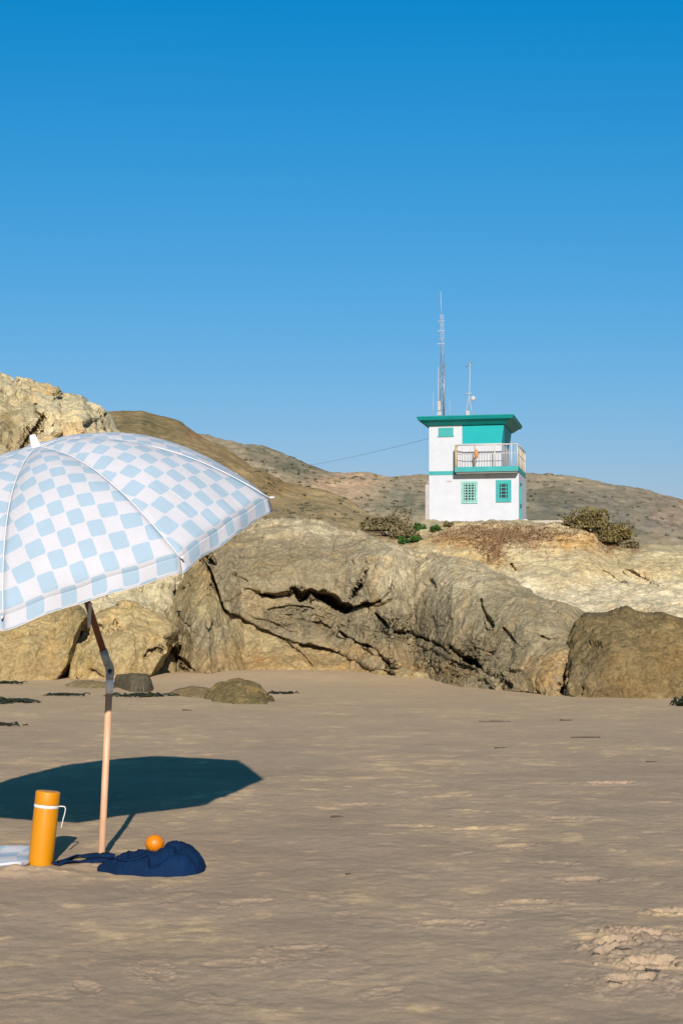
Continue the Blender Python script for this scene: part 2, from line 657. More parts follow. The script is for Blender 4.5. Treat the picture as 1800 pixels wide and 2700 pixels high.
cu = np.linspace(-.30, .30, 560)
tail = np.array([.34, .4, .5, .7, 1.0, 1.6, 3, 8])
cu = np.concatenate([-tail[::-1], cu, tail])
SY = np.repeat(rows[:, None], len(cu), 1)
SX = cu[None, :] * np.maximum(rows[:, None], 3.0)
SZ = sand_height(SX.ravel(), SY.ravel())
SZ = SZ - np.clip((SY.ravel() - 60) / 100, 0, 3) * .3
sand = mesh_obj('sand_beach', np.stack([SX.ravel(), SY.ravel(), SZ], 1), grid_faces(len(rows), len(cu)), M_SAND)
tag(sand, 'grey brown beach sand with pale dry patches and scuffs', 'sand', kind='structure')


def ground_z(x, y):
    return float(sand_height(np.array([x]), np.array([y]))[0])


# ------------------------------------------------------------------ distant hills
M_HILL = hill_material('hill_scrub', 1.0)
M_HILL_NEAR = hill_material('hill_scrub_near', 3.0)
far = relief('hill', [(250, 1010), (430, 1012), (520, 1021), (560, 1027), (600, 1031), (640, 1045), (680, 1057), (720, 1074), (760, 1085), (810, 1087), (850, 1092),
                      (900, 1102), (940, 1106), (980, 1104), (1090, 1100), (1215, 1099), (1260, 1096), (1310, 1102), (1370, 1112), (1430, 1127),
                      (1500, 1142), (1568, 1156), (1750, 1190), (2100, 1240)],
             [(250, 1368), (2100, 1368)], M_HILL, T=420, depth=[(250, 420), (2100, 420)], nx=620, nf=240, nb=20, back=400, lean=.8, p=2.0,
             rough=((14, .006), (5, .025)), strata=None, jit=(3, 70), warp=10, floor=-5, tk=0,
             col=lin(144, 129, 106, 0.99),
             zones=((690, 1075, 70, 24, lin(112, 108, 90, 0.96), .9), (820, 1105, 60, 40, lin(170, 142, 114, 1.06), .8), (600, 1045, 60, 14, lin(112, 108, 90, 0.96), .8),
                    (930, 1165, 70, 28, lin(112, 110, 92, 0.96), .8), (760, 1125, 60, 22, lin(172, 142, 114, 1.06), .8), (1350, 1150, 150, 30, lin(120, 112, 98, 0.96), .75),
                    (1450, 1200, 120, 45, lin(112, 108, 96, 0.96), .8), (1250, 1165, 60, 40, lin(105, 104, 90, 0.96), .8), (1540, 1180, 60, 40, lin(140, 118, 104, 0.96), .5)))
tag(far.o, 'far scrub covered brown hill beyond the tower', 'hill', kind='structure')
near = relief('hillside', [(-700, 1020), (-200, 985), (100, 962), (250, 955), (290, 951), (320, 947), (350, 952), (400, 964), (430, 979), (470, 1002), (510, 1023), (540, 1041),
                           (575, 1065), (610, 1084), (650, 1108), (690, 1118), (740, 1130), (790, 1150), (840, 1180), (900, 1214), (960, 1250), (1040, 1290)],
              [(-700, 1392), (1040, 1392)], M_HILL_NEAR, T=110, depth=[(-700, 125), (1040, 125)], nx=420, nf=200, nb=20, back=120, lean=.85, p=2.0,
              rough=((3.0, .03), (.9, .12)), jit=(3, 50), warp=8, floor=-3, tk=.3,
              col=lin(158, 136, 98, 0.74),
              zones=((330, 975, 110, 30, lin(130, 116, 82, 0.70), .85), (540, 1060, 80, 26, lin(152, 126, 90, 0.72), .7), (640, 1110, 60, 24, lin(150, 116, 76, 0.72), .6),
                     (450, 1000, 30, 12, lin(158, 124, 88, 0.70), .8), (720, 1180, 130, 30, lin(155, 136, 104, 0.74), .8)))
tag(near.o, 'brown grassy hillside behind the umbrella', 'hill', kind='structure')

# ------------------------------------------------------------------ bluff below the tower
M_BLUFF = rock_material('bluff_earth', .35, .7, .14)
CREAM, ORNG, REDD = lin(212, 194, 154, .70), lin(205, 164, 104, .72), lin(156, 122, 90, .70)
PLZ = 4.66
bluff = relief('bluff', [(560, 1290), (640, 1262), (760, 1245), (830, 1233), (900, 1228), (950, 1220), (985, 1211), (1040, 1203), (1120, 1200), (1200, 1201), (1285, 1207),
                         (1330, 1214), (1365, 1236), (1395, 1257), (1440, 1262), (1500, 1265), (1568, 1273), (1700, 1285), (2000, 1300)],
               [(560, 1436), (2000, 1436)], M_BLUFF, T=12, depth=[(560, 54), (1100, 55), (2000, 50)], nx=560, nf=220, nb=46, back=30, lean=.75, p=1.8,
               rough=((.5, .25), (.22, .9), (.08, 2.8)), jit=(2.2, 18), warp=9, plateau=(PLZ, .55), tk=0, floor=-1.0,
               col=CREAM,
               bumps=((1180, 1262, 90, 26, .8), (1480, 1300, 120, 16, 1.0), (1340, 1290, 60, 20, .6)),
               cracks=(([(1385, 1316), (1420, 1332), (1440, 1342)], 5, .3), ([(1440, 1307), (1475, 1325), (1510, 1344), (1600, 1349)], 6, .32), ([(1410, 1270), (1416, 1287)], 4, .3),
                       ([(1045, 1283), (1075, 1281)], 3, .4), ([(1120, 1276), (1124, 1300)], 3, .5), ([(1172, 1296), (1178, 1308)], 4, .5)),
               zones=((1150, 1232, 130, 26, REDD, .8), (1325, 1247, 70, 22, ORNG, 1.0), (1050, 1250, 60, 18, ORNG, .9), (1080, 1290, 110, 20, lin(205, 175, 118, .62), .9),
                      (1470, 1300, 200, 26, lin(206, 184, 138, .62), .9), (1400, 1370, 260, 42, lin(222, 206, 172, .70), .95), (880, 1238, 120, 22, lin(150, 122, 84, .6), .8),
                      (1132, 1268, 24, 20, REDD, .9), (1430, 1262, 60, 10, lin(140, 118, 82, .6), .7)))
tag(bluff.o, 'cream and orange earth bluff carrying the tower', 'bluff', kind='structure')

# ------------------------------------------------------------------ rocks
M_ROCK = rock_material('sandstone', 1.0, .75, .06)
M_ROCK_STREAK = rock_material('sandstone_streaked', 1.0, .75, .06, ((6, 1, .7), (0, .12, 0)))
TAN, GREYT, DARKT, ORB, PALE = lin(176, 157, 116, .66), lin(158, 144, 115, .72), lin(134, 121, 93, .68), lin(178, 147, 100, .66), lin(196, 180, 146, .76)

cliff = relief('cliff', [(-520, 700), (-200, 770), (-60, 815), (0, 846), (14, 856), (36, 880), (75, 884), (105, 881), (128, 884), (134, 902), (165, 905), (190, 907), (200, 922), (222, 936),
                         (240, 948), (256, 978), (285, 1000), (330, 1060), (380, 1130), (420, 1210), (455, 1290), (470, 1400), (480, 1500)],
               [(-520, 1552), (480, 1552)], M_ROCK, T=7.6, nx=440, nf=340, nb=24, back=6, lean=.6, p=2.2, endR=(120, 2.5), jit=(7, 26),
               rough=((.22, .5), (.12, 1.6), (.05, 5)), facet=(.13, 1.3), tk=.2,
               col=lin(202, 188, 152, .74),
               bumps=((60, 960, 70, 60, .5), (190, 960, 60, 50, .6)),
               cracks=(([(130, 905), (120, 925), (104, 950), (90, 968), (80, 985), (62, 1010), (50, 1030)], 5, .30), ([(80, 930), (82, 945), (98, 956)], 5, .30), ([(236, 940), (240, 950), (228, 965), (226, 990)], 4, .28)),
               zones=((20, 970, 60, 70, lin(160, 142, 104, .6), .8), (130, 1005, 100, 20, ORNG, .45), (100, 895, 40, 12, ORNG, .5)))
tag(cliff.o, 'tall tan sandstone cliff at left behind the umbrella', 'cliff')

ramp = relief('rock_ramp', [(330, 1530), (352, 1500), (375, 1470), (392, 1430), (402, 1370), (425, 1300), (470, 1268), (540, 1262), (640, 1310), (760, 1400), (860, 1470), (950, 1535), (1000, 1560)],
              [(330, 1549), (400, 1548), (440, 1557), (480, 1561), (560, 1551), (650, 1553), (720, 1551), (800, 1553), (880, 1561), (1000, 1568)], M_ROCK,
              T=2.6, nx=460, nf=260, nb=24, back=2.0, lean=.75, p=2.4, endL=(40, .5), endR=(60, .8), jit=(4, 30), rough=((.10, .8), (.045, 3), (.02, 9)), facet=(.06, 1.6),
              col=TAN, bumps=((440, 1420, 60, 70, .25), (700, 1530, 140, 24, .25), (400, 1530, 30, 30, .1)),
              cracks=(([(376, 1492), (392, 1492), (403, 1512), (408, 1545)], 4, .5), ([(403, 1506), (425, 1520), (448, 1540)], 4, .45), ([(404, 1408), (420, 1425), (436, 1440), (440, 1452)], 4, .12),
                      ([(642, 1455), (690, 1500), (720, 1530)], 2, .12), ([(470, 1280), (490, 1310), (500, 1340), (518, 1395)], 8, .6)),
              zones=((470, 1470, 60, 80, GREYT, .75), (620, 1520, 180, 34, ORB, .9), (800, 1540, 110, 22, ORB, .9), (470, 1550, 90, 14, lin(150, 120, 78, .6), .6), (470, 1330, 40, 60, ORB, .5)))
tag(ramp.o, 'low orange tan rock ramp under the overhanging outcrop', 'rock')


def ramp_depth(x, y):
    c = int(np.clip(np.searchsorted(ramp.xs, x), 0, len(ramp.xs) - 1))
    return float(np.interp(-y, -ramp.PY[:, c], ramp.D[:, c]))


e_base = [(478, 1292), (492, 1325), (500, 1352), (513, 1390), (528, 1404), (552, 1410), (575, 1424), (618, 1446), (680, 1468), (758, 1484), (790, 1500), (838, 1522), (900, 1541), (950, 1557),
          (1040, 1575), (1120, 1583), (1200, 1590), (1300, 1599), (1340, 1601)]
e_depth = [(x, ramp_depth(x, y) - (.34 if x < 520 else .16)) if x < 945 else (x, gd(y)) for x, y in e_base]


def e_extra(D, wx, wy):
    # brow of the overhang: rock below the fissure steps back, then comes forward again
    brow = ip([(500, 1330), (600, 1360), (674, 1358), (726, 1370), (798, 1398), (874, 1384), (906, 1372), (960, 1372)], wx)
    d = wy - brow
    inn = np.clip((wx - 560) / 90, 0, 1) * np.clip((940 - wx) / 130, 0, 1)
    D = D + inn * .34 * np.clip(d / 7, 0, 1) * np.exp(-np.clip(d, 0, 1e3) / 42)
    # ledges lower down
    for (x0, y0, x1, y1, a, h) in ((560, 1405, 700, 1462, .10, 18), (760, 1450, 960, 1552, .14, 16), (860, 1408, 1100, 1528, .12, 20), (940, 1470, 1180, 1578, .15, 14)):
        L = math.hypot(x1 - x0, y1 - y0)
        t = ((wx - x0) * (x1 - x0) + (wy - y0) * (y1 - y0)) / L
        e = ((wy - y0) * (x1 - x0) - (wx - x0) * (y1 - y0)) / L
        w = np.clip(t / 40, 0, 1) * np.clip((L - t) / 60, 0, 1)
        D = D + w * a * np.clip(e / 5 + .5, 0, 1) * np.exp(-np.clip(e, 0, 1e3) / h)
    # broken, pitted zone
    w = np.exp(-np.abs((wx - 1040) / 120) ** 2.5 - np.abs((wy - 1520) / 46) ** 2.5) + .8 * np.exp(-np.abs((wx - 700) / 90) ** 2.5 - np.abs((wy - 1420) / 34) ** 2.5) \
        + .7 * np.exp(-np.abs((wx - 900) / 70) ** 2.5 - np.abs((wy - 1440) / 34) ** 2.5)
    q = np.stack([wx.ravel() / 24, wy.ravel() / 13, np.full(wx.size, .5)], 1)
    n = fbm(q, 4, .6).reshape(wx.shape)
    return D + w * (.13 * np.clip(n + .1, 0, 1) * 2 - .03)


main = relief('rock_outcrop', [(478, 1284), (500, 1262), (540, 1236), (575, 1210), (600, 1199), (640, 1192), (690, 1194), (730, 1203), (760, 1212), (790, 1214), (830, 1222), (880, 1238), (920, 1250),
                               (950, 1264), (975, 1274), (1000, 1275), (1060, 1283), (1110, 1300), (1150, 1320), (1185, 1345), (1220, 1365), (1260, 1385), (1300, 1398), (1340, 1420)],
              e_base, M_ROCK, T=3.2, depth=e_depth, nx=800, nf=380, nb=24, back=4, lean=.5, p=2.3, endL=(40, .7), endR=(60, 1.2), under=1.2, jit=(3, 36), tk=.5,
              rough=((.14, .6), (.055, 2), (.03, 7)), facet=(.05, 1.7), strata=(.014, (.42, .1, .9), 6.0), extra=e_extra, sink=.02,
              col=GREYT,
              bumps=((720, 1305, 270, 80, .60), (900, 1300, 120, 80, .12), (1200, 1430, 90, 60, .45), (1230, 1550, 80, 40, .25), (560, 1330, 60, 50, .3), (1000, 1380, 80, 50, .2), (820, 1430, 60, 20, .15)),
              cracks=(([(674, 1355), (694, 1375), (710, 1357), (726, 1367), (750, 1379), (774, 1391), (798, 1399)], 8, .8), ([(715, 1362), (760, 1386), (800, 1400), (822, 1393), (854, 1388), (872, 1381)], 5.0, .6), ([(872, 1381), (892, 1362), (904, 1332)], 3.5, .10),
                      ([(738, 1366), (775, 1388), (800, 1396)], 12, .7),
                      ([(862, 1411), (894, 1443), (918, 1451), (962, 1461), (1002, 1479), (1038, 1503), (1098, 1527)], 4.5, .34), ([(782, 1455), (822, 1479), (862, 1491), (880, 1515), (902, 1535), (946, 1551)], 4, .4),
                      ([(1105, 1377), (1108, 1401), (1128, 1439)], 4.5, .3), ([(1155, 1442), (1175, 1465), (1200, 1487)], 3.5, .15), ([(1215, 1452), (1236, 1459), (1262, 1466), (1293, 1470)], 4, .16), ([(1318, 1470), (1314, 1510), (1302, 1535), (1289, 1592), (1285, 1610)], 12, 1.3),
                      ([(1035, 1487), (1062, 1508), (1097, 1528), (1131, 1552), (1166, 1576)], 7, .5), ([(800, 1375), (826, 1340), (842, 1305)], 3, .05), ([(540, 1318), (565, 1335)], 3, .06),
                      ([(600, 1365), (640, 1372), (668, 1362)], 4, .3), ([(620, 1400), (670, 1392), (720, 1398)], 4, .12), ([(690, 1425), (740, 1432), (775, 1452)], 4, .12)),
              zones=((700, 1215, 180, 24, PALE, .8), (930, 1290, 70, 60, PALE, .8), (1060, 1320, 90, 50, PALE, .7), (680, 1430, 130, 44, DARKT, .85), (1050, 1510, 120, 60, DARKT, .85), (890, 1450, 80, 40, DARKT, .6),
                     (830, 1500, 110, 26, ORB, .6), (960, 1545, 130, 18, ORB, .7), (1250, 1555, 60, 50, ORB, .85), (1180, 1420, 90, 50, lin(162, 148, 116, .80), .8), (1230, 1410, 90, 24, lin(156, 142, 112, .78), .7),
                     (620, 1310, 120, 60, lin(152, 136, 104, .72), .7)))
tag(main.o, 'big grey tan overhanging rock outcrop split by dark fissures', 'rock')

right = relief('boulder', [(1284, 1597), (1288, 1570), (1297, 1535), (1304, 1500), (1308, 1462), (1320, 1425), (1345, 1408), (1372, 1401), (1420, 1401), (1438, 1404), (1452, 1415), (1500, 1416), (1568, 1427), (1700, 1450), (1800, 1520), (1840, 1600)],
               [(1284, 1601), (1350, 1603), (1450, 1604), (1568, 1606), (1840, 1612)], M_ROCK_STREAK, T=2.4, nx=420, nf=280, nb=24, back=2.5, lean=.35, p=2.4, endL=(24, .85, 'wall'), endR=(120, 1.5), jit=(2.5, 26), tk=.4,
               rough=((.14, .7), (.08, 2.4), (.045, 8)), facet=(.04, 1.8), strata=(.004, (.9, .2, .25), 5.0), col=lin(142, 122, 84, .62),
               bumps=((1400, 1500, 70, 80, .25), (1520, 1480, 70, 70, .2)),
               zones=((1400, 1415, 120, 16, lin(118, 104, 74, .6), .8), (1345, 1560, 50, 60, lin(132, 116, 86, .6), .7), (1420, 1590, 80, 18, lin(120, 98, 66, .6), .7), (1540, 1520, 60, 60, lin(146, 118, 74, .6), .5)))
tag(right.o, 'brown rounded boulder at the far right beside the narrow cleft', 'boulder')

b_left = relief('boulder', [(-260, 1560), (-240, 1450), (-150, 1370), (0, 1350), (90, 1362), (140, 1380), (176, 1398), (195, 1408), (204, 1416)],
                [(-260, 1566), (0, 1566), (112, 1565), (128, 1556), (148, 1524), (161, 1490), (171, 1456), (190, 1422), (204, 1418)], M_ROCK, T=2.0,
                depth=[(-260, 19.5), (118, 19.6), (204, 19.9)], nx=300, nf=180, nb=16, back=2.0, lean=.45, p=2.2, endL=(60, 1.0), endR=(20, .3), under=1.0, jit=(2, 26),
                rough=((.12, .8), (.05, 2.4), (.02, 8)), facet=(.06, 1.5), col=lin(184, 160, 112, .64), bumps=((60, 1480, 80, 50, .15),),
                zones=((90, 1540, 60, 20, ORB, .6), (120, 1440, 60, 50, lin(196, 170, 118, .62), .6)))
tag(b_left.o, 'rounded tan boulder at the left edge beneath the umbrella', 'boulder')
b_mid = relief('boulder', [(164, 1556), (171, 1530), (185, 1490), (197, 1452), (212, 1426), (230, 1410), (262, 1396), (310, 1398), (352, 1412), (382, 1428), (398, 1446), (399, 1462), (400, 1475)],
               [(164, 1562), (230, 1564), (320, 1560), (345, 1550), (372, 1508), (392, 1480), (400, 1477)], M_ROCK, T=1.4, depth=[(164, 19.7), (300, 19.5), (400, 20.0)], nx=260, nf=190, nb=20, back=1.6, lean=.4, p=2.3,
               endL=(20, .4), endR=(26, .5), under=.8, jit=(2, 22), rough=((.08, .9), (.04, 2.8), (.02, 9)), facet=(.09, 1.8), col=lin(188, 166, 120, .66),
               bumps=((330, 1470, 50, 40, .2), (215, 1520, 30, 30, .1)),
               cracks=(([(332, 1512), (345, 1497), (362, 1488), (375, 1492)], 3.5, .12), ([(225, 1500), (240, 1512), (255, 1520)], 3, .15), ([(262, 1420), (258, 1470), (255, 1500)], 2.5, .12), ([(198, 1430), (212, 1436), (228, 1436)], 5, .2)),
               zones=((300, 1540, 60, 20, ORB, .6), (200, 1530, 30, 30, lin(170, 145, 92, .6), .6)))
tag(b_mid.o, 'cracked tan boulder behind the umbrella pole', 'boulder')
wedge = relief('rock', [(346, 1550), (354, 1526), (368, 1505), (384, 1494), (396, 1504), (404, 1525), (408, 1548)], [(346, 1554), (408, 1553)], M_ROCK, T=.5, nx=80, nf=70, nb=12, back=.6,
               endL=(12, .2), endR=(12, .2), rough=((.04, 1.5), (.02, 6)), col=lin(172, 150, 106, .62), jit=(1, 12))
tag(wedge.o, 'small tan wedge of rock in the gap right of the cracked boulder', 'rock')
slab = relief('rock_slab', [(262, 1572), (268, 1552), (300, 1546), (340, 1549), (346, 1560), (352, 1584)], [(262, 1578), (300, 1588), (330, 1591), (352, 1588)], M_ROCK, T=.7, nx=110, nf=60, nb=12, back=.6, lean=.2, p=3,
              endL=(10, .2), endR=(10, .25), rough=((.03, 1.5), (.015, 7)), col=lin(122, 110, 88, .58), jit=(1.2, 16))
tag(slab.o, 'flat grey slab of rock just right of the umbrella joint', 'rock')
mound = relief('rock', [(470, 1603), (482, 1590), (500, 1577), (525, 1566), (548, 1559), (572, 1565), (592, 1575), (608, 1590), (618, 1606), (622, 1614)], [(470, 1606), (500, 1612), (540, 1618), (622, 1619)], M_ROCK, T=1.0, nx=180, nf=80, nb=14, back=.8, lean=.5,
               endL=(16, .2), endR=(16, .25), rough=((.05, 1.4), (.02, 6)), facet=(.04, 3), col=lin(140, 122, 82, .6), jit=(1.2, 16))
tag(mound.o, 'low olive brown peaked rock half buried in the sand', 'rock')
flat = relief('rock', [(388, 1592), (410, 1581), (440, 1577), (470, 1580), (500, 1588), (520, 1602)], [(388, 1596), (440, 1602), (520, 1607)], M_ROCK, T=.8, nx=130, nf=50, nb=12, back=.8,
              endL=(14, .2), endR=(14, .2), rough=((.03, 1.4), (.015, 6)), col=lin(162, 138, 98, .62), jit=(1, 14))
tag(flat.o, 'flat tan rock lying left of the peaked rock', 'rock')
flat2 = relief('rock', [(150, 1572), (172, 1563), (210, 1562), (250, 1566), (268, 1576)], [(150, 1578), (210, 1582), (268, 1582)], M_ROCK, T=.6, nx=110, nf=40, nb=12, back=.7,
               endL=(14, .2), endR=(14, .2), rough=((.02, 1.4), (.012, 6)), col=lin(166, 144, 104, .62), jit=(1, 14))
tag(flat2.o, 'flat pale rock in the sand left of the umbrella joint', 'rock')

# ------------------------------------------------------------------ lifeguard tower
M_WALL = plain('white_stucco', (.455, .465, .50), .85, .05, 2.0, .15)
M_TEAL = plain('teal_paint', lin(0, 160, 158, .60), .55, .10, 1.5)
M_TEAL_LT = plain('teal_trim', lin(62, 176, 176, .62), .6, .12, 2.5)
M_TEAL_PANEL = plain('teal_shutter', lin(0, 190, 194, .58), .6, .06, 1.5)
M_RAIL = plain('railing_paint', (.44, .41, .39), .5, .12, 3.0)
M_RAILW = plain('weathered_post', lin(196, 170, 120, .7), .7, .15, 5.0)
M_GLASS = plain('dark_glass', (.03, .04, .04), .12, .2, 3.0, spec=.6)
M_GREYM = plain('galvanised_steel', (.24, .24, .26), .45, .15, 8.0, metal=.4)
M_WHITEM = plain('white_metal', (.36, .36, .38), .4, .06, 4.0)
M_CONC = plain('concrete', lin(206, 194, 176, .62), .9, .14, 1.2, .2)
M_WIRE = plain('black_cable', (.04, .04, .045), .6, .1, 3.0)
M_PIPE = plain('drain_pipe', lin(190, 180, 176, .7), .6, .12, 3.0)
M_BUOY = plain('orange_float', lin(205, 140, 85, .66), .5, .1, 5.0)

ANG = R(12)
TW = empty('lifeguard_tower', (8.97 - 4.58 * math.cos(ANG), 72 + 4.58 * math.sin(ANG), PLZ), -ANG)
TW.scale = (1, 1, 1.03)
tag(TW, 'white two storey lifeguard tower with teal roof and balcony on the bluff', 'lifeguard tower')
# local frame: x along the front to the right, y to the back, z up; front wall at y = 0
LW, UW, DEP = 4.58, 3.80, 4.6


def tilted_prism(name, mat, parent, r0, z0, r1, z1, bevel=0.0):
    """frustum between two rectangles (x0, x1, y0, y1)"""
    bm = bmesh.new()
    vs = []
    for (a, z) in ((r0, z0), (r1, z1)):
        vs += [bm.verts.new((x, y, z)) for (x, y) in ((a[0], a[2]), (a[1], a[2]), (a[1], a[3]), (a[0], a[3]))]
    for f in ((0, 3, 2, 1), (4, 5, 6, 7), (0, 1, 5, 4), (1, 2, 6, 5), (2, 3, 7, 6), (3, 0, 4, 7)):
        bm.faces.new([vs[i] for i in f])
    return bm_obj(name, bm, mat, parent, bevel=bevel)


def wall_with_holes(name, mat, parent, w, z0, z1, holes, y, th):
    """front wall, real openings cut for the windows (x0, x1, za, zb)"""
    bm = bmesh.new()
    xs = sorted({0.0, w} | {h[0] for h in holes} | {h[1] for h in holes})
    zs = sorted({z0, z1} | {h[2] for h in holes} | {h[3] for h in holes})
    for a, b in zip(xs[:-1], xs[1:]):
        for c, d in zip(zs[:-1], zs[1:]):
            if any(h[0] <= a and b <= h[1] and h[2] <= c and d <= h[3] for h in holes):
                continue
            add_box(bm, a, b, y, y + th, c, d)
    bmesh.ops.remove_doubles(bm, verts=bm.verts, dist=1e-5)
    # drop the inner faces shared by neighbouring blocks
    seen = {}
    for f in bm.faces:
        seen.setdefault(tuple(sorted(v.index for v in f.verts)), []).append(f)
    bm.verts.index_update()
    seen = {}
    for f in bm.faces:
        seen.setdefault(tuple(sorted(v.index for v in f.verts)), []).append(f)
    bmesh.ops.delete(bm, geom=[f for g in seen.values() if len(g) > 1 for f in g], context='FACES')
    return bm_obj(name, bm, mat, parent)


LWIN = (1.69, 2.47, 1.06, 2.12)
RWIN = (3.45, 4.18, 1.10, 2.15)
UWIN = (.48, 1.25, 4.40, 4.82)
wall_with_holes('wall', M_WALL, TW, LW, 0, 2.60, [LWIN, RWIN], 0.0, .2)
box('wall', M_WALL, TW, .002, .2, .2, DEP, 0, 2.60)
box('wall', M_WALL, TW, .2, LW, DEP - .2, DEP - .003, 0, 2.60)
# right side wall with a door opening
box('wall', M_WALL, TW, LW - .2, LW - .003, .2, .55, 0, 2.60)
box('wall', M_WALL, TW, LW - .2, LW - .003, 1.55, DEP - .2, 0, 2.60)
box('wall', M_WALL, TW, LW - .2, LW - .003, .55, 1.55, 2.10, 2.60)
wall_with_holes('wall', M_WALL, TW, 1.70, 2.60, 4.92, [UWIN], 0.003, .2)
box('wall', M_WALL, TW, 1.70, UW - .08, .06, .26, 2.72, 4.0)
box('wall', M_WALL, TW, .004, .2, .203, DEP - .4, 2.60, 4.92)
box('wall', M_WALL, TW, UW - .28, UW - .083, .26, DEP - .4, 2.72, 4.0)
box('wall', M_WALL, TW, .2, UW - .1, DEP - .6, DEP - .4, 2.60, 4.92)
box('base_ledge', M_CONC, TW, -.03, LW + .03, -.05, DEP, -.35, .05)
# observation room: teal shutters leaning outwards at the top
tilted_prism('shutter', M_TEAL_PANEL, TW, (1.702, UW - .10, .07, .24), 4.0, (1.702, UW + .03, .0, .2), 4.90)
tilted_prism('shutter', M_TEAL_PANEL, TW, (UW - .3, UW - .10, .242, DEP - .45), 4.0, (UW - .2, UW + .03, .202, DEP - .4), 4.90)
box('ceiling_slab', M_WALL, TW, .21, UW - .31, .27, DEP - .61, 4.7, 4.9)
# roof
RF = empty('roof', (0, 0, 0))
RF.parent = TW
tilted_prism('soffit', M_TEAL, RF, (-.04, UW + .10, -.10, DEP - .3), 4.922, (-.42, UW + .42, -.42, DEP - .02), 5.16)
tilted_prism('fascia', M_TEAL, RF, (-.50, UW + .50, -.50, DEP + .06), 5.163, (-.58, UW + .58, -.58, DEP + .12), 5.32)
box('roof_deck', M_TEAL, RF, -.52, UW + .52, -.52, DEP + .04, 5.322, 5.36)
box('band', M_TEAL_LT, TW, -.012, 1.44, -.022, -.002, 2.47, 2.66)
# balcony
DK0, DY0 = 1.40, -.62
box('balcony_deck', M_CONC, TW, DK0 + .03, LW - .02, DY0 + .03, DEP - .5, 2.602, 2.715)
box('balcony_fascia', M_TEAL_LT, TW, DK0, LW + .02, DY0, DY0 + .028, 2.56, 2.80)
box('balcony_fascia', M_TEAL_LT, TW, DK0, DK0 + .028, DY0 + .03, -.003, 2.56, 2.80)
box('balcony_fascia', M_TEAL_LT, TW, LW - .008, LW + .02, DY0 + .03, DEP - .5, 2.56, 2.80)
box('balcony_beam', M_WALL, TW, DK0 + .06, LW - .03, DY0 + .10, -.004, 2.50, 2.60)


def rail_bar(name, a, b, r, mat):
    return tube(name, [a, b], r, mat, TW, 8)


RZ = 3.86
fx = [DK0 + .05, 2.42, 3.42, 4.26, LW - .02]
for k, x in enumerate(fx):
    rail_bar('railing_post', (x, DY0 + .05, 2.55), (x, DY0 + .05, RZ), .035 if k else .055, M_RAILW if k in (0, 1) else M_RAIL)
sy = [.35, 1.30, 2.25, 3.20, 4.05]
for y in sy:
    rail_bar('railing_post', (LW - .02, y, 2.5), (LW - .02, y, RZ), .035, M_RAILW if y in (.35, 2.25) else M_RAIL)
rail_bar('railing_post', (DK0 + .05, -.06, 2.7), (DK0 + .05, -.06, RZ), .035, M_RAIL)
rail_bar('top_rail', (DK0, DY0 + .05, RZ + .02), (LW + .02, DY0 + .05, RZ + .02), .035, M_RAIL)
rail_bar('top_rail', (LW - .02, DY0, RZ + .02), (LW - .02, 4.08, RZ + .02), .035, M_RAIL)
rail_bar('top_rail', (DK0 + .05, DY0, RZ + .02), (DK0 + .05, -.02, RZ + .02), .035, M_RAIL)
rail_bar('mid_rail', (DK0, DY0 + .05, 3.44), (LW, DY0 + .05, 3.44), .018, M_RAIL)
rail_bar('mid_rail', (LW - .02, DY0, 3.44), (LW - .02, 4.08, 3.44), .018, M_RAIL)
for x in np.arange(DK0 + .2, LW - .05, .142):
    if min(abs(x - f) for f in fx) > .05:
        rail_bar('baluster', (x, DY0 + .05, 2.78), (x, DY0 + .05, 3.86), .008, M_RAIL)


def window(x0, x1, z0, z1, y, fw, mat, nv, nh, barm):
    w = empty('window', (0, 0, 0))
    w.parent = TW
    d0, d1 = y - .05, y + .10
    box('frame', mat, w, x0 - .02, x0 + fw, d0, d1, z0 - .02, z1 + .02)
    box('frame', mat, w, x1 - fw, x1 + .02, d0, d1, z0 - .02, z1 + .02)
    box('frame', mat, w, x0 + fw, x1 - fw, d0, d1, z0 - .02, z0 + fw)
    box('frame', mat, w, x0 + fw, x1 - fw, d0, d1, z1 - fw, z1 + .02)
    box('pane', M_GLASS, w, x0 + fw, x1 - fw, y + .06, y + .075, z0 + fw, z1 - fw)
    for k in range(nv):
        x = x0 + (x1 - x0) * (k + 1) / (nv + 1)
        box('bar', barm, w, x - .022, x + .022, y - .045, y - .02, z0, z1)
    for k in range(nh):
        z = z0 + (z1 - z0) * (k + 1) / (nh + 1)
        box('bar', barm, w, x0, x1, y - .019, y + .01, z - .02, z + .02)
    return w


M_GRILLE = plain('grille_paint', lin(150, 205, 196, .66), .6, .15, 4.0)
tag(window(*LWIN, 0.0, .09, M_GRILLE, 4, 7, M_GRILLE), 'pale window behind a dense white grille')
tag(window(*RWIN, 0.0, .16, M_TEAL_LT, 2, 5, M_TEAL_LT), 'teal framed window with barred panes')
uw = empty('window', (0, 0, 0))
uw.parent = TW
box('shutter', M_TEAL_LT, uw, UWIN[0], UWIN[1], -.02, .08, UWIN[2], UWIN[3])
box('frame', M_TEAL_LT, uw, UWIN[0] - .04, UWIN[1] + .04, -.035, -.022, UWIN[2] - .04, UWIN[2] + .02)
# door on the shaded side wall
M_DOOR = plain('door_paint', lin(40, 150, 175, .66), .5, .1, 2.0)
dr = empty('door', (0, 0, 0))
dr.parent = TW
box('door_leaf', M_DOOR, dr, LW - .12, LW - .06, .62, 1.48, 0.06, 2.04)
box('frame', M_TEAL_LT, dr, LW - .14, LW + .02, .55, .62, .05, 2.10)
box('frame', M_TEAL_LT, dr, LW - .14, LW + .02, 1.48, 1.55, .05, 2.10)
box('frame', M_TEAL_LT, dr, LW - .14, LW + .02, .62, 1.48, 2.04, 2.10)
box('handle', M_WIRE, dr, LW - .06, LW + .03, 1.30, 1.42, .92, 1.05)
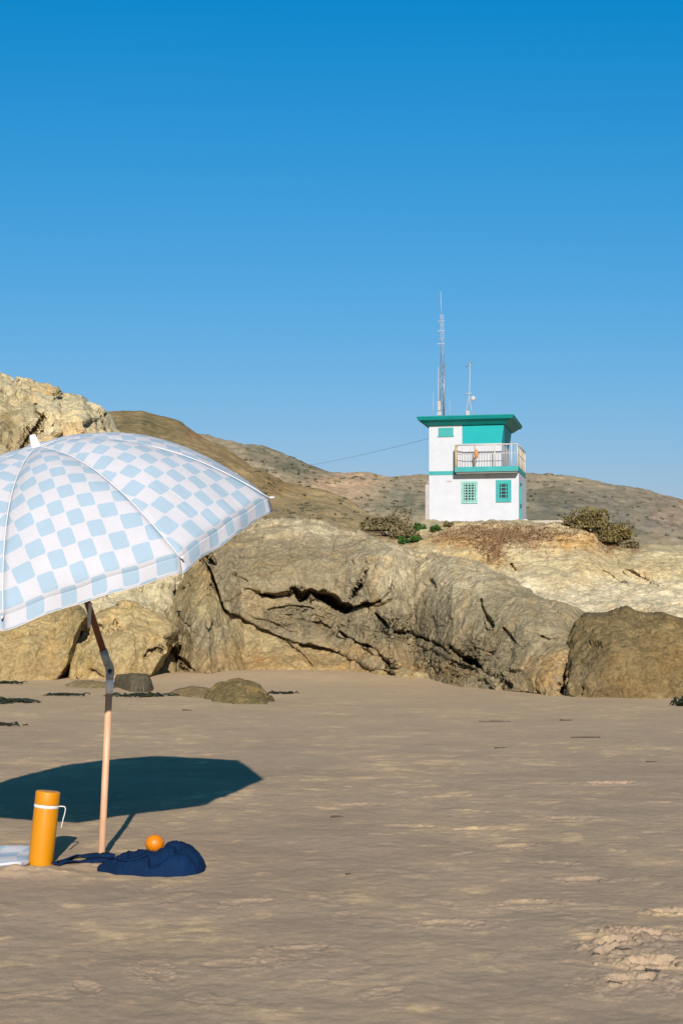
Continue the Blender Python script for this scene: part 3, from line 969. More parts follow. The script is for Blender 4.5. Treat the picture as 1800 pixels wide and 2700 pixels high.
# meter cabinet and pipe at the left wall, small plate
box('utility_cabinet', M_PIPE, TW, -.20, -.012, .05, .35, -.1, 2.02)
tube('conduit', [(-.10, .12, 2.0), (-.10, .12, 2.12), (-.02, .12, 2.2)], .03, M_PIPE, TW, 8)
box('wall_plate', M_PIPE, TW, .92, 1.16, -.018, -.002, 2.12, 2.18)
box('wall_lamp', M_WHITEM, TW, 2.9, 3.02, -.08, -.004, 2.28, 2.40)

# antennas on the roof
AM = empty('antenna_mast', (0, 0, 0))
AM.parent = TW
AM['label'] = 'tall grey lattice radio mast on the roof'
mx, my, mz = .42, 1.6, 5.36
lean_ = np.array([.10, 0, 0])


def lattice(z0, z1, w0, w1, base, top, mat, name):
    parts = []
    n = max(3, int((z1 - z0) / .34))
    c = []
    for k in range(3):
        a = k * 2 * math.pi / 3 + .4
        p0 = np.array(base) + (w0 * math.cos(a), w0 * math.sin(a), z0)
        p1 = np.array(top) + (w1 * math.cos(a), w1 * math.sin(a), z1)
        c.append((p0, p1))
        parts.append(tube_mesh([p0, p1], .013, 6))
    for j in range(n):
        for k in range(3):
            a0, a1 = c[k]
            b0, b1 = c[(k + 1) % 3]
            parts.append(tube_mesh([a0 + (a1 - a0) * j / n, b0 + (b1 - b0) * (j + 1) / n], .009, 5))
    v, f = merge(parts)
    return mesh_obj(name, v, f, mat, AM)


lattice(mz, mz + 3.3, .14, .12, (mx, my, 0), (mx + .03, my, 0), M_GREYM, 'lattice')
lattice(mz + 3.3, mz + 5.4, .10, .09, (mx + .03, my, 0), (mx - .0, my, 0), M_WHITEM, 'lattice')
tube('whip_aerial', [(mx, my, mz + 5.3), (mx - .05, my, mz + 6.6)], [.022, .012], M_WHITEM, AM, 6)
tube('pole', [(mx + .16, my - .3, mz), (mx + .16, my - .3, mz + 2.9)], .05, M_GREYM, AM, 8)
tube('whip_aerial', [(mx - .14, my - .2, mz), (mx - .14, my - .2, mz + 2.7)], [.026, .016], M_WHITEM, AM, 6)
tube('whip_aerial', [(mx - .40, my - .4, mz), (mx - .38, my - .4, mz + 1.4)], [.014, .009], M_WHITEM, AM, 6)
tube('whip_aerial', [(mx + .50, my - .4, mz), (mx + .48, my - .4, mz + 1.0)], [.014, .009], M_WHITEM, AM, 6)
for z in (5.05, 4.55, 3.9):
    box('cross_arm', M_WHITEM, AM, mx - .20, mx + .16, my - .015, my + .015, mz + z, mz + z + .03)
box('equipment_box', M_WHITEM, AM, mx - .16, mx + .06, my - .45, my - .25, mz + .22, mz + .42)
box('equipment_box', M_PIPE, AM, mx - .14, mx + .02, my - .44, my - .27, mz + .46, mz + .95)
WM = empty('weather_mast', (0, 0, 0))
WM.parent = TW
WM['label'] = 'slender white mast with dish and wind vane on the roof'
wx_, wy_ = 1.88, 1.4
tube('pole', [(wx_, wy_, mz), (wx_ + .06, wy_, mz + 2.9)], [.035, .016], M_WHITEM, WM, 8)
for sx_ in (-1, 1):
    tube('brace', [(wx_ + sx_ * .22, wy_ - .1, mz), (wx_ + .02, wy_, mz + 1.25)], .016, M_WHITEM, WM, 6)
tube('cross_arm', [(wx_ - .22, wy_ - .03, mz + 1.30), (wx_ + .14, wy_ - .03, mz + 1.30)], .03, M_WHITEM, WM, 6)
bm = bmesh.new()
bmesh.ops.create_uvsphere(bm, u_segments=16, v_segments=8, radius=.13)
for v in bm.verts:
    v.co.y *= .45
bm_obj('dish', bm, M_WHITEM, WM, (wx_ + .22, wy_ - .08, mz + 1.05), True)
tube('vane_arm', [(wx_ - .12, wy_, mz + 2.72), (wx_ + .2, wy_, mz + 2.80)], .014, M_GREYM, WM, 6)
for dx_, dz_ in ((-.12, 2.70), (.12, 2.90)):
    bm = bmesh.new()
    bmesh.ops.create_icosphere(bm, subdivisions=2, radius=.055)
    bm_obj('wind_cup', bm, M_GREYM, WM, (wx_ + dx_, wy_, mz + dz_), True)
box('equipment_box', M_WHITEM, WM, wx_ - .14, wx_ + .06, wy_ - .2, wy_ - .06, mz + .02, mz + .42)

from mathutils import Matrix, Vector
TWM = Matrix.Translation(TW.location) @ Matrix.Rotation(-ANG, 4, 'Z') @ Matrix.Diagonal((1, 1, 1.03, 1))


def tower_pt(x, y, z):
    return np.array(TWM @ Vector((x, y, z)))


# float hung on the railing
bp = tower_pt(2.50, DY0 - .03, 3.42)
bm = bmesh.new()
bmesh.ops.create_uvsphere(bm, u_segments=14, v_segments=12, radius=1)
for v in bm.verts:
    t_ = v.co.z
    w_ = .11 * (1 + .15 * math.sin(t_ * 5))
    v.co = Vector((v.co.x * w_, v.co.y * .07, t_ * .24))
rb = bm_obj('rescue_float', bm, M_BUOY, None, bp, True)
tag(rb, 'orange rescue float hanging on the white balcony railing', 'rescue float')

# overhead cable
a, b = tower_pt(0.0, .3, 4.35), W(560, 1083, 190)
tt = np.linspace(0, 1, 40)[:, None]
pts = a + (b - a) * tt
pts[:, 2] -= .5 * 4 * (tt * (1 - tt))[:, 0]
cb = tube('overhead_cable', pts, np.linspace(.007, .013, 40), M_WIRE, None, 5, origin=a)
tag(cb, 'thin dark cable running from the tower to the left', 'cable')

# concrete patio and step beside the tower door
pt = tower_pt(LW + 1.2, .2, 0)
bm = bmesh.new()
add_box(bm, -1.15, 1.25, -1.2, 3.2, -.40, .12)
p_ = bm_obj('patio_slab', bm, M_CONC, None, (pt[0], pt[1], PLZ), bevel=.02)
p_.rotation_euler = (0, 0, -ANG)
tag(p_, 'flat concrete slab on the ground right of the tower', 'concrete slab')
bm = bmesh.new()
add_box(bm, -1.14, -.82, .3, 1.6, .124, .26)
p2 = bm_obj('door_step', bm, M_WALL, None, (pt[0], pt[1], PLZ + .004), bevel=.015)
p2.rotation_euler = (0, 0, -ANG)
tag(p2, 'small white step at the foot of the tower door', 'step')

# ------------------------------------------------------------------ shrubs and ground cover on the bluff
def leaf_material(name, c0, c1):
    t = NT(name)
    c = t.mix(t.ramp(t.noise(2.2, 5, .6), [(.35, 0.0), (.65, 1.0)]), c0, c1)
    c = t.mix(1.0, c, t.ramp(t.noise(11, 4, .6), [(.3, .7), (.7, 1.3)]), 'MULTIPLY')
    return t.done(c, .8, None, .15)


M_STEM = plain('brush_stem', (.10, .075, .05), .9, .2, 8.0)
M_LEAF_BROWN = leaf_material('dry_brush', lin(146, 130, 94, .74), lin(116, 106, 76, .68))
M_LEAF_OLIVE = leaf_material('olive_brush', lin(140, 124, 72, .74), lin(116, 104, 74, .68))
M_LEAF_GREEN = leaf_material('green_leaf', lin(84, 122, 48, .62), lin(52, 88, 40, .6))
M_LEAF_RED = leaf_material('russet_cover', lin(170, 138, 102, .82), lin(152, 122, 90, .76))


def leaf_cloud(centre, radii, n, size, rng, clumps=14, flat=.25):
    """leaf-sized quads spread through uneven clumps inside an ellipsoid"""
    cc = rng.normal(size=(clumps, 3))
    cc /= np.linalg.norm(cc, axis=1)[:, None]
    cc *= rng.uniform(.25, .8, (clumps, 1))
    cc[:, 2] = np.abs(cc[:, 2]) - flat
    w = rng.integers(0, clumps, n)
    p = rng.normal(size=(n, 3))
    p = p / np.linalg.norm(p, axis=1)[:, None] * rng.uniform(.5, 1, (n, 1)) ** .5 * rng.uniform(.22, .42, clumps)[w][:, None]
    c = (cc[w] + p) * np.asarray(radii)
    c[:, 2] = np.maximum(c[:, 2], -.1 * radii[2])
    a = rng.normal(size=(n, 3))
    a /= np.linalg.norm(a, axis=1)[:, None]
    b = np.cross(a, rng.normal(size=(n, 3)))
    b /= np.linalg.norm(b, axis=1)[:, None]
    s = size * rng.uniform(.6, 1.4, (n, 1))
    v = np.stack([c - a * s, c + b * s * .45, c + a * s, c - b * s * .45], 1).reshape(-1, 3)
    f = np.arange(4 * n).reshape(-1, 4)
    return v + np.asarray(centre), f, cc * np.asarray(radii)


def shrub(base, radii, n, size, mat, label, seed, group):
    rng = np.random.default_rng(seed)
    root = empty('shrub', base)
    tag(root, label, 'shrub', group)
    v, f, cc = leaf_cloud((0, 0, radii[2] * .35), radii, n, size, rng, 18)
    mesh_obj('foliage', v, f, mat, root, smooth=False)
    parts = []
    for c in cc[:9]:
        e = c + (0, 0, radii[2] * .35)
        parts.append(tube_mesh([(c[0] * .1, c[1] * .1, -.25), (e * .5) + (0, 0, .05), e], [.03, .022, .01], 5))
    v, f = merge(parts)
    mesh_obj('stem', v, f, M_STEM, root)
    return root


def bluff_point(x, y):
    """point of the bluff's face at sketch (x, y), or of its plateau if y lies above the edge"""
    c = int(np.clip(np.searchsorted(bluff.xs, x), 0, len(bluff.xs) - 1))
    k = int(np.argmin(np.abs(bluff.PY[:, c] - y)))
    return bluff.A[k, c].copy()


GRP = 'shrubs on the bluff around the tower'
SHR = [(893, 1222, (1.50, 1.0, 1.25), 3600, .085, M_LEAF_BROWN, 'large dry grey brown shrub left of the tower', 1),
       (930, 1235, (.80, .6, .55), 1300, .075, M_LEAF_BROWN, 'low dry tan shrub in front of the large brown one', 2),
       (958, 1196, (.45, .4, .45), 700, .08, M_LEAF_GREEN, 'small green bush left of the cabinet at the tower wall', 3),
       (924, 1246, (.36, .3, .30), 600, .075, M_LEAF_GREEN, 'bright green bush lowest on the slope, left one of two', 4),
       (957, 1246, (.36, .3, .26), 560, .075, M_LEAF_GREEN, 'bright green bush lowest on the slope, right one of two', 5),
       (1000, 1216, (.36, .3, .30), 560, .075, M_LEAF_GREEN, 'dark green bush at the left foot of the white wall', 6),
       (1030, 1208, (.30, .3, .34), 460, .07, M_LEAF_OLIVE, 'small olive bush against the white wall under the grilled window', 7),
       (1352, 1206, (1.45, .9, 1.35), 3600, .085, M_LEAF_OLIVE, 'large olive green shrub right of the concrete slab', 8),
       (1405, 1230, (1.30, .8, 1.15), 3000, .08, M_LEAF_OLIVE, 'sloping olive brown shrub at the right shoulder of the bluff', 9),
       (1305, 1196, (.45, .4, .42), 700, .075, M_LEAF_BROWN, 'small dark brown shrub at the end of the concrete slab', 10),
       (1440, 1256, (.60, .5, .38), 900, .075, M_LEAF_BROWN, 'low brown shrub at the right end of the brush', 11)]
for (sx_, sy_, rad_, n_, sz_, mt_, lb_, sd_) in SHR:
    p_ = bluff_point(sx_, sy_)
    shrub(p_ - np.array([0, 0, .05]), rad_, n_, sz_, mt_, lb_, sd_, GRP)

# low russet ground cover on the mound
rng = np.random.default_rng(21)
V_, n_ = [], 0
cand = []
nr_, nx_ = bluff.PX.shape
for _ in range(16000):
    x_, y_ = rng.uniform(985, 1460), rng.uniform(1200, 1300)
    d_ = math.exp(-(((x_ - 1150) / 130) ** 2 + ((y_ - 1228) / 24) ** 2)) + .5 * math.exp(-(((x_ - 1128) / 22) ** 2 + ((y_ - 1270) / 22) ** 2)) \
        + .7 * math.exp(-(((x_ - 1415) / 45) ** 2 + ((y_ - 1250) / 12) ** 2))
    if rng.uniform() < d_:
        cand.append(bluff_point(x_, y_))
for p_ in cand:
    for _ in range(3):
        a_ = rng.uniform(0, 6.28)
        h_, w_ = rng.uniform(.04, .10), rng.uniform(.012, .03)
        t_ = np.array([math.cos(a_), math.sin(a_), 0])
        l_ = np.array([rng.normal() * .06, rng.normal() * .06 - .04, h_])
        q_ = p_ + np.array([rng.normal() * .08, rng.normal() * .05, -.02])
        V_ += [q_ - t_ * w_, q_ + t_ * w_, q_ + t_ * w_ * .5 + l_, q_ - t_ * w_ * .5 + l_]
gc = mesh_obj('ground_cover', np.array(V_), np.arange(len(V_)).reshape(-1, 4), M_LEAF_RED, smooth=False)
tag(gc, 'russet dry low plants covering the mound under the tower', 'ground cover', kind='stuff')
# pale dry scrub and olive tufts scattered over the near hillside and far hill
M_SCRUB = leaf_material('hill_bush', lin(128, 122, 96, .75), lin(108, 108, 86, .7))
rng = np.random.default_rng(33)
for rel, xr, yr, num, sz, rad, nm, lb in ((near, (500, 830), (1080, 1215), 90, .25, .6, 'hillside_scrub', 'small dark bushes dotting the near hillside'),
                                         (far, (560, 1568), (1035, 1260), 520, .7, 1.6, 'hill_scrub', 'grey green scrub dotting the far hill')):
    vs = []
    k = 0
    while k < num:
        x_, y_ = rng.uniform(*xr), rng.uniform(*yr)
        c_ = int(np.clip(np.searchsorted(rel.xs, x_), 0, len(rel.xs) - 1))
        if y_ < rel.yt[c_] + 1:
            continue
        dn = fbm(np.array([[x_ / 60, y_ / 25, 1.7]]), 3)[0]
        if dn < rng.normal() * .18:
            continue
        r_ = int(np.argmin(np.abs(rel.PY[:, c_] - y_)))
        v, f, _ = leaf_cloud(rel.A[r_, c_], (rad * rng.uniform(.6, 1.5), rad, rad * .6), 26, sz, rng, 5)
        vs.append(v)
        k += 1
    vs = np.concatenate(vs)
    o_ = mesh_obj(nm, vs, np.arange(len(vs)).reshape(-1, 4), M_SCRUB, smooth=False)
    tag(o_, lb, 'scrub', kind='stuff')

# ------------------------------------------------------------------ beach umbrella
def print_material(name, cell=.069, transl=.12):
    """rounded pale blue checks on off-white cotton, in UV metres"""
    t = NT(name)
    sp = t.n.new('ShaderNodeSeparateXYZ')
    t.put(sp.inputs[0], t.tc('UV'))
    out = []
    par = []
    for k in (0, 1):
        q = t.math('DIVIDE', sp.outputs[k], cell)
        fl = t.math('FLOOR', q)
        par.append(fl)
        fr = t.math('SUBTRACT', t.math('SUBTRACT', q, fl), .5)
        out.append(t.math('POWER', t.math('ABSOLUTE', fr), 8.0))
    d = t.math('POWER', t.math('ADD', out[0], out[1]), 1 / 8)
    wob = t.math('MULTIPLY', t.math('SUBTRACT', t.noise(60, 2, vec=t.tc('UV')), .5), .03)
    inside = t.math('LESS_THAN', t.math('ADD', d, wob), .497)
    parity = t.math('ABSOLUTE', t.math('MODULO', t.math('ADD', par[0], par[1]), 2.0))
    m = t.math('MULTIPLY', inside, t.math('GREATER_THAN', parity, .5))
    white, blue = (.50, .49, .525), (.315, .41, .495)
    c = t.mix(m, white, blue)
    c = t.mix(1.0, c, t.ramp(t.noise(5, 5, .6, vec=t.tc('UV')), [(.3, .95), (.7, 1.04)]), 'MULTIPLY')
    weave = t.noise(900, 2, .5, vec=t.tc('UV'))
    nm = t.bump(t.noise(9, 6, .55, vec=t.map(t.tc('UV'), (1, .45, 1)), dist=.6), .35, .02)
    nm = t.bump(weave, .15, .001, nm)
    t.done(c, .95, nm, .08)
    tr = t.n.new('ShaderNodeBsdfTranslucent')
    t.put(tr.inputs['Color'], c)
    ms = t.n.new('ShaderNodeMixShader')
    ms.inputs[0].default_value = transl
    t.l.new(t.b.outputs[0], ms.inputs[1])
    t.l.new(tr.outputs[0], ms.inputs[2])
    t.l.new(ms.outputs[0], t.n['Material Output'].inputs['Surface'])
    return t.m


def wood_material(name, c0, c1):
    t = NT(name)
    n = t.noise(1.0, 6, .6, vec=t.map(t.tc(), (60, 60, 3)))
    c = t.mix(t.ramp(n, [(.3, 0.0), (.7, 1.0)]), c0, c1)
    return t.done(c, .45, t.bump(n, .15, .002), .35)


M_PRINT = print_material('checked_cotton')
M_WOOD = wood_material('ash_pole', lin(238, 192, 156, .64), lin(222, 170, 132, .62))
M_WOOD2 = wood_material('shaded_pole', lin(165, 108, 70, .6), lin(132, 84, 52, .6))  # upper pole: the shade under the canopy is put into this browner wood colour
M_SLEEVE = plain('white_sleeve', (.80, .77, .78), .4, .04, 20)
M_JOINT = plain('zinc_joint', (.34, .36, .36), .4, .12, 40, spec=.5, metal=.3)
M_KNOB = plain('navy_knob', (.012, .03, .06), .35, .1, 30)
M_RIB = plain('white_rib', (.6, .6, .6), .4, .05, 10)
M_TRIM = plain('white_trim', (.62, .60, .61), .8, .05, 30)

JT = np.array([-1.04092, 6.39908, .87165])
NV = np.array([-.25006, -.29439, .92239])
NV /= np.linalg.norm(NV)
CT = JT + NV * .6138
UR, UH, PH = .916, .446, -11.16426
E1 = np.cross(NV, [0, 1, 0])
E1 /= np.linalg.norm(E1)
E2 = np.cross(NV, E1)
FOOT_P = np.array(G(233, 1972))
UM = empty('beach_umbrella', FOOT_P)
tag(UM, 'tilted beach umbrella with pale blue and white checks on wooden pole', 'umbrella')
UO = FOOT_P


def upart(name, v, f, mat, parent=UM, uv=None, smooth=True):
    return mesh_obj(name, np.asarray(v) - UO, f, mat, parent, None, smooth, uv)


def dome(r):
    q = r / UR
    return UH * (1 - .10 * q - .90 * q ** 2.35)


NR_, NA_ = 30, 25
APO = math.cos(math.pi / 8)
for k in range(8):
    a0 = PH + k * math.pi / 4
    V, UV = [], []
    for i in range(NR_ + 1):
        t_ = i / NR_
        for j in range(NA_):
            s_ = j / (NA_ - 1) * 2 - 1                      # -1 .. 1 across the panel
            th = a0 + math.pi / 8 + s_ * math.pi / 8
            r_ = UR * t_ * APO / math.cos(s_ * math.pi / 8)
            # the breeze fills each panel: it billows between the ribs, most towards the hem
            bil = (.85, .75, .35, .3, .3, .4, .7, .85)[k] * (1 - s_ * s_) * (.060 * math.sin(math.pi * min(1.0, t_) ** 1.1) + .026 * t_ ** 2)
            slope = UH / UR * (.10 + 2.1 * t_ ** 1.35)
            nl = math.hypot(1, slope)
            h_ = dome(UR * t_) + bil / nl
            r_ += bil * slope / nl
            ripple = .003 * math.sin(s_ * 9 + k) * t_ ** 4
            V.append(CT + NV * (h_ + ripple) + r_ * (math.cos(th) * E1 + math.sin(th) * E2))
            UV.append((r_ * math.sin(s_ * math.pi / 8) * (1 + .16 * (1 - s_ * s_)) + .0375 + .03 * k + 3.0, (1 - t_) * 1.08 + .02 + 3.0))
    pn = upart('canopy_panel', V, grid_faces(NR_ + 1, NA_), M_PRINT, UM, UV)
    md = pn.modifiers.new('thickness', 'SOLIDIFY')
    md.thickness = .0015
    md.offset = -1
    # valance: its own strip, open at the ribs
    VV, UV2 = [], []
    nv = 9
    down = -NV * .12 + np.array([0, 0, -.9])
    down /= np.linalg.norm(down)
    for i in range(nv + 1):
        t_ = i / nv
        for j in range(NA_):
            s_ = j / (NA_ - 1) * 2 - 1
            p_ = V[NR_ * NA_ + j]
            th = a0 + math.pi / 8 + s_ * math.pi / 8
            out = math.cos(th) * E1 + math.sin(th) * E2
            down = np.array([0, 0, -1.0]) + .22 * (out * .68 - NV * .73)
            down /= np.linalg.norm(down)
            drop = .062 + .003 * math.sin(k * 2.1 + s_ * 2)
            wv = .006 * math.sin(s_ * 6.0 + k * 1.7) * t_
            VV.append(p_ + down * drop * t_ + out * wv)
            u_, v_ = UV[NR_ * NA_ + j]
            UV2.append((u_, v_ - drop * t_))
    va = upart('valance', VV, grid_faces(nv + 1, NA_), M_PRINT, pn, UV2)
    md = va.modifiers.new('thickness', 'SOLIDIFY')
    md.thickness = .0015
    md.offset = -1
    hem = tube_mesh(np.array(VV[nv * NA_:]), .0020, 5)
    upart('hem', hem[0], hem[1], M_TRIM, pn)
    # seam welt above the rib
    seam = [CT + NV * (dome(UR * q) + .002) + UR * q * (math.cos(a0) * E1 + math.sin(a0) * E2) for q in np.linspace(.02, 1, 24)]
    sv = tube_mesh(seam, .0024, 5)
    upart('seam', sv[0], sv[1], M_TRIM, pn)
    rib = [CT + NV * (dome(UR * q) - .016) + UR * q * (math.cos(a0) * E1 + math.sin(a0) * E2) for q in np.linspace(.02, .985, 20)]
    v, f = tube_mesh(rib, .004, 6)
    rb_ = upart('rib', v, f, M_RIB)
    mid_ = CT + NV * (dome(UR * .45) - .02) + UR * .45 * (math.cos(a0) * E1 + math.sin(a0) * E2)
    v, f = tube_mesh([CT + NV * .02 + .02 * (math.cos(a0) * E1 + math.sin(a0) * E2), mid_], .0032, 6)
    upart('strut', v, f, M_RIB, rb_)
    tip = CT + NV * (dome(UR)) + (UR + .003) * (math.cos(a0) * E1 + math.sin(a0) * E2)
    v, f = tube_mesh([tip, tip + .022 * (math.cos(a0) * E1 + math.sin(a0) * E2) - NV * .004], [.006, .004], 8)
    upart('rib_tip', v, f, M_RIB, rb_)
# poles, joint, sleeve, finial
POLE_DIR = (JT - FOOT_P) / np.linalg.norm(JT - FOOT_P)
L_ = np.linalg.norm(JT - FOOT_P)
v, f = tube_mesh([FOOT_P - POLE_DIR * .3, FOOT_P, FOOT_P + POLE_DIR * (L_ - .10)], .0155, 20)
upart('lower_pole', v, f, M_WOOD)
v, f = tube_mesh([FOOT_P + POLE_DIR * (L_ - .10), FOOT_P + POLE_DIR * (L_ - .03)], .0172, 20)
upart('white_sleeve', v, f, M_SLEEVE)
v, f = tube_mesh([JT + NV * .045, CT + NV * (UH - .01)], .0150, 20)
upart('upper_pole', v, f, M_WOOD2)
v, f = tube_mesh([CT + NV * (UH - .03), CT + NV * (UH + .01), CT + NV * (UH + .05), CT + NV * (UH + .055)], [.026, .021, .014, .009], 16)
upart('finial', v, f, M_SLEEVE)
v, f = tube_mesh([CT + NV * 0.0, CT + NV * .05], .026, 16)
upart('runner', v, f, M_RIB)
# tilt joint: two collars and two cheek plates on a bolt
v1 = tube_mesh([FOOT_P + POLE_DIR * (L_ - .035), FOOT_P + POLE_DIR * (L_ - .005)], .0185, 18)
v2 = tube_mesh([JT + NV * .03, JT + NV * .105], .0185, 18)
v, f = merge([v1, v2])
upart('collar', v, f, M_JOINT)
view = np.array([0.12, -1.0, .05])
view /= np.linalg.norm(view)
sidev = np.cross(POLE_DIR, view)
for sg in (-1, 1):
    c_ = JT + view * .013 * sg
    parts = []
    ring = []
    for a_ in np.linspace(0, 2 * math.pi, 24, endpoint=False):
        w_ = .021 * math.cos(a_)
        h_ = .046 * math.sin(a_) + .012
        ring.append(c_ + sidev * w_ + (POLE_DIR * .5 + NV * .5) * h_)
    ring = np.array(ring)
    V = np.concatenate([ring - view * .003, ring + view * .003])
    n_ = len(ring)
    F_ = [tuple(range(n_)), tuple(range(2 * n_ - 1, n_ - 1, -1))] + [(i, (i + 1) % n_, n_ + (i + 1) % n_, n_ + i) for i in range(n_)]
    upart('cheek_plate', V, F_, M_JOINT, smooth=False)
v, f = tube_mesh([JT - view * .02, JT + view * .026, JT + view * .034], [.0095, .0095, .006], 14)
upart('knob', v, f, M_KNOB)
# cloth tie hanging beside the pole
tp = CT + NV * .02 - E1 * 0
tie = [W(208, 1385, 6.22), W(206, 1405, 6.22), W(205, 1422, 6.22), W(204.5, 1436, 6.22), W(205, 1443, 6.22)]
V = []
for p_ in tie:
    V += [p_ + (-.007, 0, 0), p_ + (.007, 0.003, 0)]
upart('tie_strap', V, [(2 * i, 2 * i + 1, 2 * i + 3, 2 * i + 2) for i in range(len(tie) - 1)], M_TRIM)

# ------------------------------------------------------------------ bottle
M_ORANGE_B = plain('amber_enamel', lin(246, 160, 8, .56), .42, .03, 6.0, spec=.4)
M_RING = plain('cream_band', (.60, .57, .54), .5, .05, 20)
BB = np.array(G(92, 1984))
bot = empty('insulated_bottle', (BB[0], BB[1], ground_z(BB[0], BB[1]) - .012))
tag(bot, 'amber yellow insulated bottle with white band standing in the sand', 'bottle')
bot.rotation_euler = (R(-2.0), R(6.0), R(10))


def lathe(profile, n=48):
    V, F_ = [], []
    for (r_, z_) in profile:
        for a_ in np.linspace(0, 2 * math.pi, n, endpoint=False):
            V.append((r_ * math.cos(a_), r_ * math.sin(a_), z_))
    F_ = [tuple(map(int, q)) for q in grid_faces(len(profile), n, True)]
    F_.append(tuple(range(n - 1, -1, -1)))
    F_.append(tuple(range((len(profile) - 1) * n, len(profile) * n)))
    return np.array(V), F_


rB = .0555
v, f = lathe([(rB * .93, 0), (rB * .99, .006), (rB, .012), (rB, .255), (rB * .985, .262), (rB * .985, .266)])
mesh_obj('body', v, f, M_ORANGE_B, bot)
v, f = lathe([(rB * .985, .2665), (rB * 1.018, .268), (rB * 1.018, .280), (rB * .985, .2815)])
mesh_obj('band', v, f, M_RING, bot)
v, f = lathe([(rB * .99, .282), (rB * 1.0, .286), (rB * 1.0, .333), (rB * .975, .339), (rB * .90, .3415), (rB * .3, .3418)])
mesh_obj('lid', v, f, M_ORANGE_B, bot)
# carry strap: a stiff loop leaving the band and hanging down
sp = [(rB, 0, .275), (rB + .012, 0, .277), (rB + .024, 0, .276), (rB + .028, 0, .268), (rB + .026, 0, .245), (rB + .021, 0, .215), (rB + .018, 0, .188), (rB + .0165, .004, .180)]
V = []
for (x_, y_, z_) in sp:
    V += [(x_, y_ - .008, z_), (x_, y_ + .008, z_)]
st = mesh_obj('carry_strap', V, [(2 * i, 2 * i + 1, 2 * i + 3, 2 * i + 2) for i in range(len(sp) - 1)], M_RING, bot)
md = st.modifiers.new('thickness', 'SOLIDIFY')
md.thickness = .004

# ------------------------------------------------------------------ towel at the left edge
def towel_pt(u, w):
    x_ = -2.35 + u * (2.35 - 1.415)
    y_ = 6.26 + w * .50
    e_ = .018 * math.sin(x_ * 9 + w * 3) * .4 + .010 * math.sin(w * 11 + u * 5) * .5
    edge = min(u, 1 - u, w, 1 - w)
    z_ = ground_z(x_, y_) + .016 + e_ * min(1, edge * 8) + .006
    y_ += .03 * math.sin(u * 7) * (1 - w)
    x_ += .015 * math.sin(w * 8) * u
    return x_, y_, z_


NU_, NW_ = 60, 34
V, UV = [], []
for j in range(NW_ + 1):
    for i in range(NU_ + 1):
        q_ = towel_pt(i / NU_, j / NW_)
        V.append(q_)
        UV.append((i / NU_ * .94, j / NW_ * .5))
M_TOWEL = print_material('towel_print', .11, 0.0)
tw = mesh_obj('towel', V, grid_faces(NW_ + 1, NU_ + 1), M_TOWEL, None, np.array(V).min(0) * (1, 1, 0), True, UV)
md = tw.modifiers.new('thickness', 'SOLIDIFY')
md.thickness = .012
tag(tw, 'white and blue checked towel spread on sand at the left edge', 'towel')

# ------------------------------------------------------------------ navy bag with strap
def fabric_material(name, c):
    t = NT(name)
    col = t.mix(1.0, c, t.ramp(t.noise(9, 6, .6), [(.3, .75), (.7, 1.25)]), 'MULTIPLY')
    nm = t.bump(t.noise(18, 6, .6, dist=.8), .35, .01)
    nm = t.bump(t.noise(700, 2, .5), .2, .001, nm)
    return t.done(col, .85, nm, .15)


M_NAVY = fabric_material('navy_canvas', lin(6, 46, 88, .50))
BC = np.array([-.835, 6.30])
TOPL = [(225, 1984), (240, 1973), (262, 1962), (290, 1953), (320, 1949), (352, 1948), (370, 1944), (380, 1934), (392, 1929), (408, 1929), (425, 1935), (440, 1946), (455, 1961), (466, 1976), (472, 1988)]


def bag_half(xv):
    return np.interp(xv, [225, 240, 275, 330, 380, 430, 455, 468, 472], [.030, .060, .105, .135, .150, .150, .120, .070, .04])


def bag_z(x, y):
    xv = CXV + x / 6.30 * FV
    top = np.interp(xv, [a for a, b in TOPL], [EYE - (b - YHV) / FV * 6.34 for a, b in TOPL])
    hw = bag_half(xv)
    c = 6.30 - .012 * np.sin((xv - 225) / 60)
    e = np.clip(np.abs((y - c) / hw), 0, 1)
    return top, hw, c, e


NX_, NY_ = 150, 60
xv_ = np.linspace(225, 472, NX_)
V = []
for xv in xv_:
    x_ = (xv - CXV) / FV * 6.30
    top, hw, c, _ = bag_z(x_, 6.3)
    for j in range(NY_):
        e = j / (NY_ - 1) * 2 - 1
        y_ = c + hw * math.copysign(abs(e) ** .8, e)
        V.append((x_, y_, max(.003, top) * (1 - abs(e) ** 3.2) ** .62))
V = np.array(V)
fold = fbm(V * (9, 16, 9), 4, .55, ridge=True)
fold2 = fbm(np.stack([V[:, 0] * 22 + V[:, 1] * 14, V[:, 1] * 9 - V[:, 0] * 6, V[:, 2] * 10], 1), 4, .55, ridge=True)
am = np.clip(V[:, 2] / .06, 0, 1)
V[:, 2] = V[:, 2] * .86 + am * (.020 * (fold - .3) + .013 * (fold2 - .3))
# a deep crease across the front and gathered mouth at the left
d_ = polydist(CXV + V[:, 0] / 6.30 * FV, V[:, 1] * 100, [(352, 619.5), (375, 620), (402, 622), (410, 626)])
V[:, 2] -= .034 * np.exp(-(d_ / 3) ** 2) * am
d_ = polydist(CXV + V[:, 0] / 6.30 * FV, V[:, 1] * 100, [(300, 622), (330, 627), (372, 630), (420, 628), (455, 622)])
V[:, 2] -= .018 * np.exp(-(d_ / 2.2) ** 2) * am
for x0 in (242, 252, 264, 280, 300):
    V[:, 2] -= .006 * np.exp(-((CXV + V[:, 0] / 6.3 * FV - x0 - (V[:, 1] - 6.3) * 90) / 2.5) ** 2) * am
gz_ = sand_height(V[:, 0], V[:, 1])
V[:, 2] = np.maximum(V[:, 2], 0) + gz_ - .004
BAG = empty('canvas_bag', (BC[0], BC[1], 0))
tag(BAG, 'crumpled navy blue canvas bag lying on the sand beside the pole', 'bag')
bo = np.array([BC[0], BC[1], 0])
